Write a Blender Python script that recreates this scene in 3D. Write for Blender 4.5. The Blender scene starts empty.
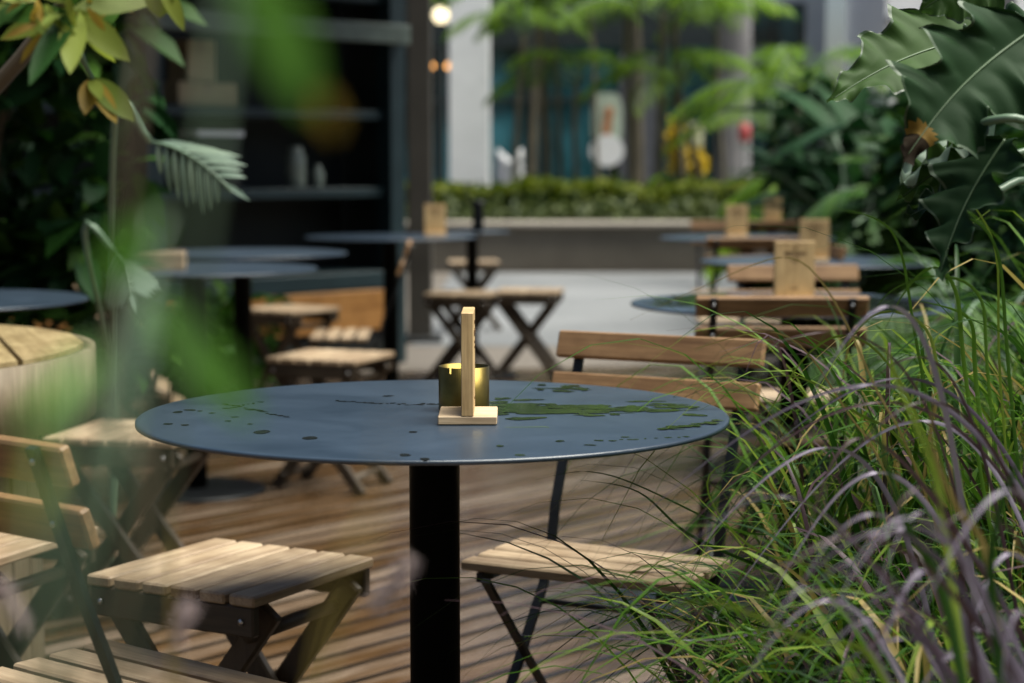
import bpy, math, random
from mathutils import Vector as V, Matrix, Euler
random.seed(7)
S = bpy.context.scene
COL = S.collection
R = math.radians
PI = math.pi
uni = random.uniform

# ------------------------------------------------------------------ camera model
F = 1850.0; HOR = 163.0; CZ = 1.081
PIT = math.atan((341.5 - HOR) / F)
def W(px, py, D):
    """world point at depth Y = D seen at that pixel"""
    u = (px - 512) / F; v = (341.5 - py) / F
    ry = math.cos(PIT) + v * math.sin(PIT); rz = -math.sin(PIT) + v * math.cos(PIT)
    t = D / ry
    return V((u * t, D, CZ + rz * t))

# ------------------------------------------------------------------ mesh helpers
class MB:
    def __init__(s): s.v = []; s.f = []; s.m = []; s.sm = []
    def add(s, vs, fs, mi=0, smooth=False):
        o = len(s.v); s.v += [tuple(p) for p in vs]
        for f in fs:
            s.f.append(tuple(i + o for i in f)); s.m.append(mi); s.sm.append(smooth)
    def box(s, c, size, rot=None, mi=0, bev=0.0):
        hx, hy, hz = size[0]/2, size[1]/2, size[2]/2
        c = V(c); M = rot.to_matrix() if isinstance(rot, Euler) else (rot or Matrix.Identity(3))
        if bev <= 0:
            vs = [c + M @ V((x*hx, y*hy, z*hz)) for x in (-1,1) for y in (-1,1) for z in (-1,1)]
            s.add(vs, [(0,1,3,2),(4,6,7,5),(0,4,5,1),(2,3,7,6),(0,2,6,4),(1,5,7,3)], mi); return
        b = min(bev, hx*.9, hy*.9, hz*.9)
        vs = []
        idx = {}
        for x in (-1,1):
            for y in (-1,1):
                for z in (-1,1):
                    for a in range(3):
                        d = [hx-b, hy-b, hz-b]; d[a] = (hx,hy,hz)[a]
                        idx[(x,y,z,a)] = len(vs); vs.append(c + M @ V((x*d[0], y*d[1], z*d[2])))
        fs = []
        def q(l):
            fs.append(tuple(idx[k] for k in l))
        for sg in (-1,1):
            q([(sg,-1,-1,0),(sg,1,-1,0),(sg,1,1,0),(sg,-1,1,0)][::sg])
            q([(-1,sg,-1,1),(-1,sg,1,1),(1,sg,1,1),(1,sg,-1,1)][::sg])
            q([(-1,-1,sg,2),(1,-1,sg,2),(1,1,sg,2),(-1,1,sg,2)][::sg])
        for a1 in (-1,1):
            for a2 in (-1,1):
                q([(a1,a2,-1,0),(a1,a2,-1,1),(a1,a2,1,1),(a1,a2,1,0)])
                q([(a1,-1,a2,0),(a1,-1,a2,2),(a1,1,a2,2),(a1,1,a2,0)])
                q([(-1,a1,a2,1),(-1,a1,a2,2),(1,a1,a2,2),(1,a1,a2,1)])
        for x in (-1,1):
            for y in (-1,1):
                for z in (-1,1):
                    q([(x,y,z,0),(x,y,z,1),(x,y,z,2)])
        s.add(vs, fs, mi)
    def tube(s, pts, r, n=8, mi=0, flat=None, cap=True):
        """round tube along pts; r a number or list.  flat=(a,b,dir): flat bar a wide along dir"""
        pts = [V(p) for p in pts]; k = len(pts)
        rr = r if isinstance(r, (list, tuple)) else [r]*k
        rings = []
        ref = V((0,0,1))
        for i, p in enumerate(pts):
            t = (pts[min(i+1,k-1)] - pts[max(i-1,0)]).normalized()
            if abs(t.dot(ref)) > .97: ref = V((1,0,0))
            a = t.cross(ref).normalized(); b = a.cross(t).normalized()
            rings.append([p + (a*math.cos(2*PI*j/n) + b*math.sin(2*PI*j/n))*rr[i] for j in range(n)])
        vs = [q for g in rings for q in g]; fs = []
        for i in range(k-1):
            for j in range(n):
                fs.append((i*n+j, i*n+(j+1)%n, (i+1)*n+(j+1)%n, (i+1)*n+j))
        if cap:
            fs.append(tuple(range(n))[::-1]); fs.append(tuple((k-1)*n+j for j in range(n)))
        s.add(vs, fs, mi, True)
    def bar(s, p0, p1, w, t, side, mi=0, bev=.001):
        """rectangular bar p0->p1, w measured along side, t the other way"""
        p0, p1 = V(p0), V(p1); z = (p1-p0); L = z.length; z.normalize()
        x = (V(side) - z*V(side).dot(z)).normalized(); y = z.cross(x)
        M = Matrix((x, y, z)).transposed()
        s.box((p0+p1)/2, (w, t, L), M, mi, bev)
    def strip(s, pts, w, t, side, mi=0):
        """continuous flat bar bent along pts"""
        pts = [V(p) for p in pts]; sd = V(side).normalized(); k = len(pts); vs = []; fs = []
        for i, p in enumerate(pts):
            tg = (pts[min(i+1,k-1)] - pts[max(i-1,0)]).normalized(); nrm = tg.cross(sd).normalized()
            for a, b in ((-1,-1),(1,-1),(1,1),(-1,1)): vs.append(p + sd*a*w/2 + nrm*b*t/2)
        for i in range(k-1):
            for j in range(4): fs.append((i*4+j, i*4+(j+1)%4, (i+1)*4+(j+1)%4, (i+1)*4+j))
        fs.append((3,2,1,0)); fs.append(tuple((k-1)*4+j for j in range(4)))
        s.add(vs, fs, mi)
    def lathe(s, prof, c=(0,0,0), n=48, mi=0, smooth=True, close=False):
        vs = []; fs = []; k = len(prof)
        for r, z in prof:
            for j in range(n):
                a = 2*PI*j/n; vs.append((c[0]+r*math.cos(a), c[1]+r*math.sin(a), c[2]+z))
        for i in range(k-1 + (1 if close else 0)):
            i2 = (i+1) % k
            for j in range(n): fs.append((i*n+j, i*n+(j+1)%n, i2*n+(j+1)%n, i2*n+j))
        if not close:
            if prof[0][0] > 1e-6: fs.append(tuple(range(n))[::-1])
            if prof[-1][0] > 1e-6: fs.append(tuple((k-1)*n+j for j in range(n)))
        s.add(vs, fs, mi, smooth)
    def leaf(s, p, d, nrm, L, w, mi=0, bend=.15, fold=.25, n=3):
        """a simple pointed leaf, n segments"""
        d = V(d).normalized(); nrm = V(nrm); side = d.cross(nrm)
        if side.length < 1e-4: side = d.cross(V((.3,.5,.8)))
        side.normalize(); nrm = side.cross(d)
        vs = []; fs = []
        for i in range(n+1):
            t = i/n; c = V(p) + d*L*t - nrm*bend*L*t*t
            hw = w*.5*math.sin(PI*min(.98, .08+.9*t))**.8 if i < n else 0
            if i == n: vs.append(c)
            else: vs += [c - side*hw + nrm*fold*hw, c, c + side*hw + nrm*fold*hw]
        for i in range(n-1):
            a = i*3; fs += [(a,a+1,a+4,a+3),(a+1,a+2,a+5,a+4)]
        a = (n-1)*3; fs += [(a,a+1,a+3),(a+1,a+2,a+3)]
        s.add(vs, fs, mi, True)
    def blade(s, pts, w, mi=0, side=None, tipw=.08, crease=.25):
        """grass blade: ribbon along a smooth path through pts"""
        pts = [V(p) for p in pts]; k = len(pts); vs = []; fs = []
        for i, p in enumerate(pts):
            t = i/(k-1); tg = (pts[min(i+1,k-1)] - pts[max(i-1,0)]).normalized()
            sd = V(side) if side is not None else V((1,0,0))
            sd = (sd - tg*sd.dot(tg)); sd = sd.normalized() if sd.length > 1e-4 else V((1,0,0))
            nn = tg.cross(sd)
            hw = w/2*max(tipw, min(1, .55+1.6*t) * (1 - t**2.2))
            vs += [p - sd*hw + nn*hw*crease, p, p + sd*hw + nn*hw*crease]
        for i in range(k-1):
            a = i*3; fs += [(a,a+1,a+4,a+3),(a+1,a+2,a+5,a+4)]
        s.add(vs, fs, mi, True)
    def build(s, name, mats, parent=None, loc=None):
        me = bpy.data.meshes.new(name); me.from_pydata(s.v, [], s.f)
        for m in (mats if isinstance(mats, (list, tuple)) else [mats]): me.materials.append(m)
        me.polygons.foreach_set('material_index', s.m)
        me.polygons.foreach_set('use_smooth', s.sm)
        me.update()
        o = bpy.data.objects.new(name, me); COL.objects.link(o)
        if parent: o.parent = parent
        if loc is not None: o.location = loc
        return o

def bez(p0, p1, p2, n=10, p3=None):
    p0, p1, p2 = V(p0), V(p1), V(p2); out = []
    for i in range(n+1):
        t = i/n
        if p3 is None: out.append(p0*(1-t)**2 + p1*2*t*(1-t) + p2*t*t)
        else: out.append(p0*(1-t)**3 + p1*3*t*(1-t)**2 + p2*3*t*t*(1-t) + V(p3)*t**3)
    return out
def spline(pts, per=5):
    """Catmull-Rom through pts"""
    P = [V(p) for p in pts]; P = [P[0]*2-P[1]] + P + [P[-1]*2-P[-2]]; out = []
    for i in range(1, len(P)-2):
        a, b, c, d = P[i-1:i+3]
        for j in range(per):
            t = j/per
            out.append(.5*((2*b) + (c-a)*t + (2*a-5*b+4*c-d)*t*t + (3*b-a-3*c+d)*t**3))
    out.append(P[-2]); return out

def tag(o, label=None, cat=None, group=None, kind=None):
    if label: o['label'] = label
    if cat: o['category'] = cat
    if group: o['group'] = group
    if kind: o['kind'] = kind
    return o
def thing(name, loc, rz, label, cat, group=None):
    o = bpy.data.objects.new(name, None); COL.objects.link(o); o.empty_display_size = .1
    o.location = loc; o.rotation_euler = (0, 0, rz)
    return tag(o, label, cat, group)
def copy_tree(o, parent=None):
    c = o.copy(); COL.objects.link(c); c.parent = parent
    for ch in list(o.children): copy_tree(ch, c)
    return c
USED = set()
def place(proto, loc, rz, label, group=None):
    o = proto
    if proto.name in USED: o = copy_tree(proto)
    USED.add(proto.name); USED.add(o.name)
    o.location = loc; o.rotation_euler = (0, 0, rz)
    o['label'] = label
    if group: o['group'] = group
    return o

# ------------------------------------------------------------------ materials
def nm(name):
    m = bpy.data.materials.new(name); m.use_nodes = True
    nt = m.node_tree; b = nt.nodes['Principled BSDF']
    return m, nt, b
def ramp(nt, stops):
    r = nt.nodes.new('ShaderNodeValToRGB'); e = r.color_ramp.elements
    while len(e) < len(stops): e.new(.5)
    for x, (p, c) in zip(e, stops): x.position = p; x.color = (*c, 1)
    return r
def coord(nt, scale=(1,1,1), out='Object', rot=(0,0,0)):
    tc = nt.nodes.new('ShaderNodeTexCoord'); mp = nt.nodes.new('ShaderNodeMapping')
    mp.inputs['Scale'].default_value = scale; mp.inputs['Rotation'].default_value = rot
    nt.links.new(tc.outputs[out], mp.inputs['Vector']); return mp
def noise(nt, vec, scale, detail=4, rough=.55, dist=0):
    n = nt.nodes.new('ShaderNodeTexNoise'); n.inputs['Scale'].default_value = scale
    n.inputs['Detail'].default_value = detail; n.inputs['Roughness'].default_value = rough
    n.inputs['Distortion'].default_value = dist
    if vec is not None: nt.links.new(vec.outputs[0], n.inputs['Vector'])
    return n
def mixc(nt, fac, a, b, mode='MIX'):
    m = nt.nodes.new('ShaderNodeMix'); m.data_type = 'RGBA'; m.blend_type = mode
    for k, x in ((0, fac), (6, a), (7, b)):
        if hasattr(x, 'is_linked'): nt.links.new(x, m.inputs[k])
        elif k == 0: m.inputs[0].default_value = x
        else: m.inputs[k].default_value = (*x, 1)
    return m.outputs[2]
def mth(nt, op, a, b=0.0, c=None):
    m = nt.nodes.new('ShaderNodeMath'); m.operation = op
    for k, x in ((0,a),(1,b),(2,c)):
        if x is None: continue
        if hasattr(x, 'is_linked'): nt.links.new(x, m.inputs[k])
        else: m.inputs[k].default_value = x
    return m.outputs[0]
def bump(nt, b, h, s=.2, d=.01):
    n = nt.nodes.new('ShaderNodeBump'); n.inputs['Strength'].default_value = s; n.inputs['Distance'].default_value = d
    nt.links.new(h, n.inputs['Height']); nt.links.new(n.outputs[0], b.inputs['Normal'])
def plain(name, c, rough=.5, metal=0, var=.25, sc=12, spec=.5):
    m, nt, b = nm(name)
    n = noise(nt, coord(nt), sc, 5)
    lo = [x*(1-var) for x in c]; hi = [min(1, x*(1+var)) for x in c]
    r = ramp(nt, [(.3, lo), (.7, hi)]); nt.links.new(n.outputs[0], r.inputs[0])
    nt.links.new(r.outputs[0], b.inputs['Base Color'])
    b.inputs['Roughness'].default_value = rough; b.inputs['Metallic'].default_value = metal
    b.inputs['Specular IOR Level'].default_value = spec
    rr = mth(nt, 'MULTIPLY_ADD', n.outputs[0], .25, rough-.12); nt.links.new(rr, b.inputs['Roughness'])
    return m
def wood(name, dark, light, axis='x', rough=.55, wet=0):
    m, nt, b = nm(name)
    sc = {'x': (2.2, 40, 40), 'y': (40, 2.2, 40), 'z': (40, 40, 2.2)}[axis]
    g = nt.nodes.new('ShaderNodeNewGeometry')
    mp = coord(nt, sc)
    add = nt.nodes.new('ShaderNodeVectorMath'); add.operation = 'ADD'
    cmb = nt.nodes.new('ShaderNodeCombineXYZ')
    k = mth(nt, 'MULTIPLY', g.outputs['Random Per Island'], 37.0)
    for i in range(3): nt.links.new(k, cmb.inputs[i])
    nt.links.new(mp.outputs[0], add.inputs[0]); nt.links.new(cmb.outputs[0], add.inputs[1])
    n1 = noise(nt, add, 1.0, 6, .6, 1.2); n2 = noise(nt, add, 6.0, 3, .6)
    r = ramp(nt, [(.28, dark), (.5, [(a+b_)/2 for a, b_ in zip(dark, light)]), (.72, light)])
    nt.links.new(n1.outputs[0], r.inputs[0])
    fine = ramp(nt, [(.35, (.72,.7,.68)), (.6, (1,1,1))]); nt.links.new(n2.outputs[0], fine.inputs[0])
    c = mixc(nt, .8, r.outputs[0], fine.outputs[0], 'MULTIPLY')
    var = ramp(nt, [(0, (.72,.70,.68)), (1, (1.0,1.0,1.0))]); nt.links.new(g.outputs['Random Per Island'], var.inputs[0])
    c = mixc(nt, 1, c, var.outputs[0], 'MULTIPLY')
    st = noise(nt, coord(nt, (1,1,1)), 9, 4, .6)
    sr = ramp(nt, [(.40, (.62,.56,.50)), (.58, (1,1,1))]); nt.links.new(st.outputs[0], sr.inputs[0])
    c = mixc(nt, .6, c, sr.outputs[0], 'MULTIPLY')
    nt.links.new(c, b.inputs['Base Color'])
    rr = mth(nt, 'MULTIPLY_ADD', st.outputs[0], .5, rough-.25); nt.links.new(rr, b.inputs['Roughness'])
    bump(nt, b, n1.outputs[0], .25, .002)
    return m
def leafm(name, dark, light, trans=.35, rough=.55, spec=.25):
    m, nt, b = nm(name)
    g = nt.nodes.new('ShaderNodeNewGeometry')
    r = ramp(nt, [(0, dark), (.55, [(x+y)/2 for x, y in zip(dark, light)]), (1, light)])
    nt.links.new(g.outputs['Random Per Island'], r.inputs[0])
    n = noise(nt, coord(nt), 6, 3)
    rv = ramp(nt, [(.3, (.7,.75,.7)), (.7, (1.1,1.1,1.0))]); nt.links.new(n.outputs[0], rv.inputs[0])
    c = mixc(nt, 1, r.outputs[0], rv.outputs[0], 'MULTIPLY')
    nt.links.new(c, b.inputs['Base Color']); b.inputs['Roughness'].default_value = rough
    b.inputs['Specular IOR Level'].default_value = spec
    tr = nt.nodes.new('ShaderNodeBsdfTranslucent')
    c2 = mixc(nt, .5, c, (.5,.75,.1), 'MULTIPLY'); c3 = mixc(nt, .5, c, c2)
    nt.links.new(c3, tr.inputs['Color'])
    ms = nt.nodes.new('ShaderNodeMixShader'); ms.inputs[0].default_value = trans
    nt.links.new(b.outputs[0], ms.inputs[1]); nt.links.new(tr.outputs[0], ms.inputs[2])
    nt.links.new(ms.outputs[0], nt.nodes['Material Output'].inputs['Surface'])
    return m
def emit(name, c, s):
    m, nt, b = nm(name)
    b.inputs['Base Color'].default_value = (*c, 1)
    b.inputs['Emission Color'].default_value = (*c, 1); b.inputs['Emission Strength'].default_value = s
    return m

M = {}
WL = ((.27,.185,.11), (.54,.42,.28))       # pale weathered teak
WB = ((.21,.11,.045), (.42,.25,.115))      # redder slats of the backrests
M['wood_x'] = wood('teak_slat_x', *WL, 'x'); M['wood_y'] = wood('teak_slat_y', *WL, 'y')
M['back_x'] = wood('teak_back', *WB, 'x')
M['leg_z'] = wood('teak_leg', (.032,.022,.011), (.075,.050,.026), 'z')
M['apron_x'] = wood('teak_apron', (.030,.021,.011), (.075,.052,.028), 'x')
M['ply_z'] = wood('pale_ply', (.58,.39,.17), (.76,.54,.27), 'z', .6)
M['ply_y'] = wood('pale_ply_flat', (.55,.40,.24), (.75,.58,.38), 'y', .6)
M['black'] = plain('black_steel', (.006,.007,.008), .42, 0, .3, 30, .35)
M['polem'] = plain('black_pole', (.003,.0035,.0035), .55, 0, .3, 20, .06)
M['bolt'] = plain('steel_bolt', (.5,.5,.5), .3, 1)
M['brass'] = plain('brass_tin', (.15,.11,.03), .36, 1.0, .25, 25)
M['print'] = plain('brown_ink', (.16,.085,.03), .7)
M['teal'] = plain('dark_teal_steel', (.005,.020,.025), .5, 0, .2, 5)
M['railgrey'] = plain('grey_green_rail', (.10,.13,.11), .5)
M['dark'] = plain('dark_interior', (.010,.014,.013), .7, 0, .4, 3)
M['orange'] = wood('orange_plank', (.32,.14,.03), (.50,.25,.07), 'x', .5)
M['card'] = plain('cardboard', (.36,.285,.17), .8, 0, .15, 8)
M['white'] = plain('white_paint', (.84,.85,.86), .5, 0, .06, 3)
M['cloth'] = plain('white_cloth', (.78,.77,.80), .8, 0, .08, 3)
M['greyc'] = plain('grey_column_render', (.15,.145,.15), .8, 0, .2, 3)
M['brownc'] = plain('brown_column_paint', (.040,.036,.030), .5, 0, .2, 3)
M['terra'] = plain('terracotta', (.20,.085,.035), .8)
M['glassj'] = plain('pale_glass_jar', (.17,.20,.17), .25)
M['soil'] = plain('soil', (.03,.022,.014), .95, 0, .4, 20)
M['wetf'] = None
M['stem'] = plain('green_stem', (.10,.16,.10), .4, 0, .25, 10)
M['stemd'] = plain('brown_stem', (.075,.055,.03), .7, 0, .3, 15)
M['ptrunk'] = plain('palm_trunk', (.10,.085,.055), .8, 0, .35, 6)
M['plf'] = leafm('palm_leaf', (.05,.12,.005), (.20,.33,.014), .55)
M['fernl'] = leafm('fern_leaf', (.025,.085,.012), (.09,.19,.028), .35)
M['dkl'] = leafm('dark_leaf', (.006,.026,.009), (.018,.060,.020), .2, .55, .12)
M['mdl'] = leafm('mid_leaf', (.015,.055,.009), (.055,.125,.018), .3, .55, .15)
M['hedge'] = leafm('hedge_leaf', (.05,.085,.004), (.18,.20,.010), .35)
M['gcov'] = leafm('cover_leaf', (.035,.055,.018), (.12,.14,.05), .3)
M['yell'] = leafm('yellow_green_leaf', (.10,.14,.02), (.28,.32,.05), .4)
M['ochre'] = leafm('ochre_leaf', (.22,.14,.02), (.36,.24,.04), .4)
M['fgl'] = leafm('near_leaf', (.07,.20,.03), (.13,.30,.05), .4)
M['paleleaf'] = leafm('pale_leaf', (.14,.20,.17), (.25,.33,.27), .2, .5)
M['phil'] = leafm('philodendron_leaf', (.007,.027,.008), (.014,.042,.013), .10, .65, .12)
M['phil2'] = leafm('philodendron_leaf_light', (.030,.075,.016), (.05,.10,.022), .35, .6, .2)
M['rib'] = plain('leaf_rib', (.06,.11,.045), .5)
M['deadleaf'] = leafm('dead_leaf', (.15,.085,.012), (.24,.135,.018), .3, .7)
M['deadtip'] = plain('shrivelled_tip', (.012,.008,.004), .95, 0, .4, 30, .1)
M['margin'] = plain('leaf_margin', (.03,.06,.024), .5, 0, .4, 40)
M['g1'] = leafm('grass_green', (.035,.10,.010), (.11,.22,.022), .35, .45)
M['g2'] = leafm('grass_dark', (.010,.038,.006), (.032,.085,.010), .3, .45)
M['g3'] = leafm('grass_straw', (.20,.15,.05), (.36,.27,.10), .3, .5)
M['g4'] = leafm('grass_lime', (.13,.20,.02), (.22,.30,.05), .4, .4)
M['pur'] = leafm('purple_blade', (.11,.085,.135), (.34,.29,.41), .2, .5)
M['pur2'] = leafm('dark_purple_blade', (.055,.030,.04), (.10,.06,.075), .25, .4)
M['plume'] = leafm('grass_plume', (.38,.29,.33), (.55,.44,.48), .4, .7)
M['yflower'] = leafm('yellow_petal', (.55,.36,.01), (.75,.52,.02), .3)
M['wflower'] = leafm('white_petal', (.6,.55,.45), (.8,.76,.66), .3)
M['red'] = plain('red_paint', (.38,.06,.06), .5)

# deck boards: wet worn slats running away to the right
def deck_mat():
    m, nt, b = nm('wet_deck_boards')
    mp = coord(nt, (1,1,1), 'Object', (0,0,R(-48)))      # x along the boards
    sep = nt.nodes.new('ShaderNodeSeparateXYZ'); nt.links.new(mp.outputs[0], sep.inputs[0])
    yy = mth(nt, 'MULTIPLY', sep.outputs[1], 1/.092)
    idx = mth(nt, 'FLOOR', yy); fr = mth(nt, 'FRACT', yy)
    wn = nt.nodes.new('ShaderNodeTexWhiteNoise'); wn.noise_dimensions = '1D'; nt.links.new(idx, wn.inputs['W'])
    xs = mth(nt, 'MULTIPLY_ADD', wn.outputs[0], 17.0, sep.outputs[0])
    cb = nt.nodes.new('ShaderNodeCombineXYZ')
    nt.links.new(mth(nt, 'MULTIPLY', xs, .9), cb.inputs[0]); nt.links.new(mth(nt, 'MULTIPLY', sep.outputs[1], 9), cb.inputs[1])
    n1 = noise(nt, cb, 1.6, 5, .6, .4)
    cb2 = nt.nodes.new('ShaderNodeCombineXYZ')
    nt.links.new(mth(nt, 'MULTIPLY', xs, 5), cb2.inputs[0]); nt.links.new(mth(nt, 'MULTIPLY', sep.outputs[1], 70), cb2.inputs[1])
    n2 = noise(nt, cb2, 1.5, 4, .6)
    r = ramp(nt, [(.32, (.045,.022,.007)), (.43, (.09,.05,.022)), (.52, (.135,.092,.06)), (.70, (.215,.165,.125))])
    f = mth(nt, 'ADD', mth(nt, 'MULTIPLY', n1.outputs[0], .75), mth(nt, 'MULTIPLY', wn.outputs[0], .22)); nt.links.new(f, r.inputs[0])
    fine = ramp(nt, [(.35, (.6,.57,.55)), (.6, (1,1,1))]); nt.links.new(n2.outputs[0], fine.inputs[0])
    c = mixc(nt, .9, r.outputs[0], fine.outputs[0], 'MULTIPLY')
    gap = mth(nt, 'MINIMUM', fr, mth(nt, 'SUBTRACT', 1.0, fr))
    gm = mth(nt, 'LESS_THAN', gap, .115)
    c = mixc(nt, gm, c, (.008,.006,.004))
    nt.links.new(c, b.inputs['Base Color'])
    wr = ramp(nt, [(.42, (.06,)*3), (.66, (.36,)*3)]); nt.links.new(n1.outputs[0], wr.inputs[0])
    nt.links.new(wr.outputs[0], b.inputs['Roughness'])
    prof = mth(nt, 'SMOOTH_MIN', gap, .2, .1)
    h = mth(nt, 'ADD', mth(nt, 'MULTIPLY', prof, 3.0), mth(nt, 'MULTIPLY', n2.outputs[0], .3))
    bump(nt, b, h, .5, .008)
    return m
M['deck'] = deck_mat()
def conc(name, lo, hi, sc=.5, rough=.75):
    m, nt, b = nm(name)
    n = noise(nt, coord(nt), sc, 8, .6); n2 = noise(nt, coord(nt), 25, 4)
    r = ramp(nt, [(.3, lo), (.7, hi)]); nt.links.new(n.outputs[0], r.inputs[0])
    r2 = ramp(nt, [(.3, (.85,)*3), (.7, (1.05,)*3)]); nt.links.new(n2.outputs[0], r2.inputs[0])
    nt.links.new(mixc(nt, 1, r.outputs[0], r2.outputs[0], 'MULTIPLY'), b.inputs['Base Color'])
    rr = mth(nt, 'MULTIPLY_ADD', n.outputs[0], .5, rough-.3); nt.links.new(rr, b.inputs['Roughness'])
    bump(nt, b, n2.outputs[0], .15, .005); return m
M['paving'] = conc('pale_paving', (.11,.115,.12), (.19,.195,.20))
M['ground'] = conc('dull_ground', (.10,.085,.07), (.17,.145,.12))
M['planter'] = conc('planter_concrete', (.095,.08,.058), (.15,.13,.10), 1.5)
M['cap'] = conc('planter_cap', (.25,.22,.18), (.36,.32,.27), 2)

def tabletop_mat():
    m, nt, b = nm('slate_blue_tabletop')
    n = noise(nt, coord(nt), 5, 6, .65, .5); n2 = noise(nt, coord(nt, (1,1,1)), 160, 2)
    r = ramp(nt, [(.35, (.014,.026,.042)), (.65, (.026,.043,.066))]); nt.links.new(n.outputs[0], r.inputs[0])
    nt.links.new(r.outputs[0], b.inputs['Base Color'])
    rr = mth(nt, 'MULTIPLY_ADD', n.outputs[0], .14, .26); nt.links.new(rr, b.inputs['Roughness'])
    bump(nt, b, n2.outputs[0], .08, .001); b.inputs['Specular IOR Level'].default_value = .8
    return m
M['top'] = tabletop_mat()
def film():
    m, nt, b = nm('water_film')
    b.inputs['Base Color'].default_value = (.012,.015,.016,1); b.inputs['Roughness'].default_value = .03
    b.inputs['IOR'].default_value = 1.33
    n = noise(nt, coord(nt), 60, 2); bump(nt, b, n.outputs[0], .04, .002)
    return m
M['film'] = film()
def glassdark():
    m, nt, b = nm('dark_shop_glass')
    n = noise(nt, coord(nt, (.6,1,.35)), 1.3, 3)
    r = ramp(nt, [(.42, (.004,.012,.012)), (.58, (.015,.07,.085)), (.70, (.05,.20,.25))]); nt.links.new(n.outputs[0], r.inputs[0])  # bluish reflections painted into the pane colour as teal noise patches
    nt.links.new(r.outputs[0], b.inputs['Base Color']); b.inputs['Roughness'].default_value = .12
    return m
M['glass'] = glassdark()
M['frame'] = plain('dark_frame', (.012,.02,.022), .5)
M['beige'] = plain('beige_render', (.50,.45,.37), .85, 0, .12, 2)
M['shut'] = plain('grey_shutter', (.10,.105,.125), .6)
M['bulb'] = emit('warm_bulb', (1,.86,.55), 1.1)
M['bulbo'] = emit('amber_bulb', (1,.45,.12), 1.6)

# ------------------------------------------------------------------ setting
g = MB(); g.add([(-80,-30,0),(80,-30,0),(80,120,0),(-80,120,0)], [(0,1,2,3)]); tag(g.build('ground', M['ground']), kind='structure')
g = MB(); g.add([(-.6,10.9,.004),(14,10.9,.004),(14,18.2,.004),(-.6,18.2,.004)], [(0,1,2,3)]); tag(g.build('path', M['paving']), kind='structure')
g = MB(); g.add([(-8,-4,.008),(6,-4,.008),(6,7.6,.008),(2.6,10.2,.008),(-8,7.9,.008)], [(0,1,2,3,4)]); tag(g.build('deck', M['deck']), kind='structure')

# ------------------------------------------------------------------ furniture prototypes
def make_table(r=.4, pr=.0345):
    t = thing('cafe_table', (0,0,0), 0, 'round black cafe table', 'table', 'round black cafe tables')
    b = MB(); b.lathe([(0,.734),(r-.006,.734),(r,.7355),(r,.7395),(r-.0015,.7408),(r-.006,.7412),(0,.7412)], n=128); b.build('tabletop', M['top'], t)
    p = MB(); p.lathe([(pr,.012),(pr,.728),(pr*3.2,.7285),(pr*3.2,.7335)], n=40); p.build('pole', M['polem'], t)
    q = MB(); q.lathe([(.22,.008),(.225,.011),(.225,.016),(.215,.02),(.05,.024)], n=48); q.build('base_plate', M['black'], t)
    return t
def make_chair():
    t = thing('bistro_chair', (0,0,0), 0, 'folding chair', 'chair', 'folding slatted bistro chairs')
    s = MB(); n = 4; w = .0425; gp = .0135; tot = n*w+(n-1)*gp
    for i in range(n):
        s.box((0, -tot/2+w/2+i*(w+gp), .441), (.38, w, .016), None, 0, .003)
    s.build('seat', M['wood_x'], t)
    for x in (-.155,.155):
        sr = MB(); sr.bar((x,-.15,.424),(x,.105,.424), .012, .016, (1,0,0)); sr.build('seat_rail', M['black'], t)
    def yb(z): return -.158 - (z-.47)*.112/.32
    tilt = Euler((math.atan(.112/.32),0,0))
    for zt in (.79,.72):
        b = MB(); zc = zt-.024
        b.box((0, yb(zc)+.011, zc), (.38, .015, .047), tilt, 0, .003); b.build('back_slat', M['back_x'], t)
    for x in (-.152,.152):
        u = MB(); u.strip([(x,yb(.785)-.002,.785),(x,yb(.62),.62),(x,-.162,.50),(x,-.148,.44),(x,-.118,.37),(x,.03,.19),(x,.2,.004)], .016, .008 , (1,0,0)); 
        u.strip([(x,.2,.006),(x,.235,.006)], .016, .008, (1,0,0)); u.build('upright', M['black'], t)
        l = MB(); xi = x*.90; l.strip([(xi,.118,.424),(xi,-.08,.21),(xi,-.27,.006)], .014, .008, (1,0,0)); l.build('leg', M['black'], t)
        for z in (.77,.70):
            k = MB(); k.lathe([(0,0),(.004,.0),(.004,.002),(0,.0025)], n=8)
            o = k.build('bolt', M['bolt'], t); o.location = (x, yb(z)-.0065, z); o.rotation_euler = (PI/2,0,0)
    c = MB(); c.tube([(-.152,-.098,.345),(.152,-.098,.345)], .005); c.build('crossbar', M['black'], t)
    c = MB(); c.tube([(-.137,-.17,.115),(.137,-.17,.115)], .005); c.build('crossbar', M['black'], t)
    return t
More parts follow.
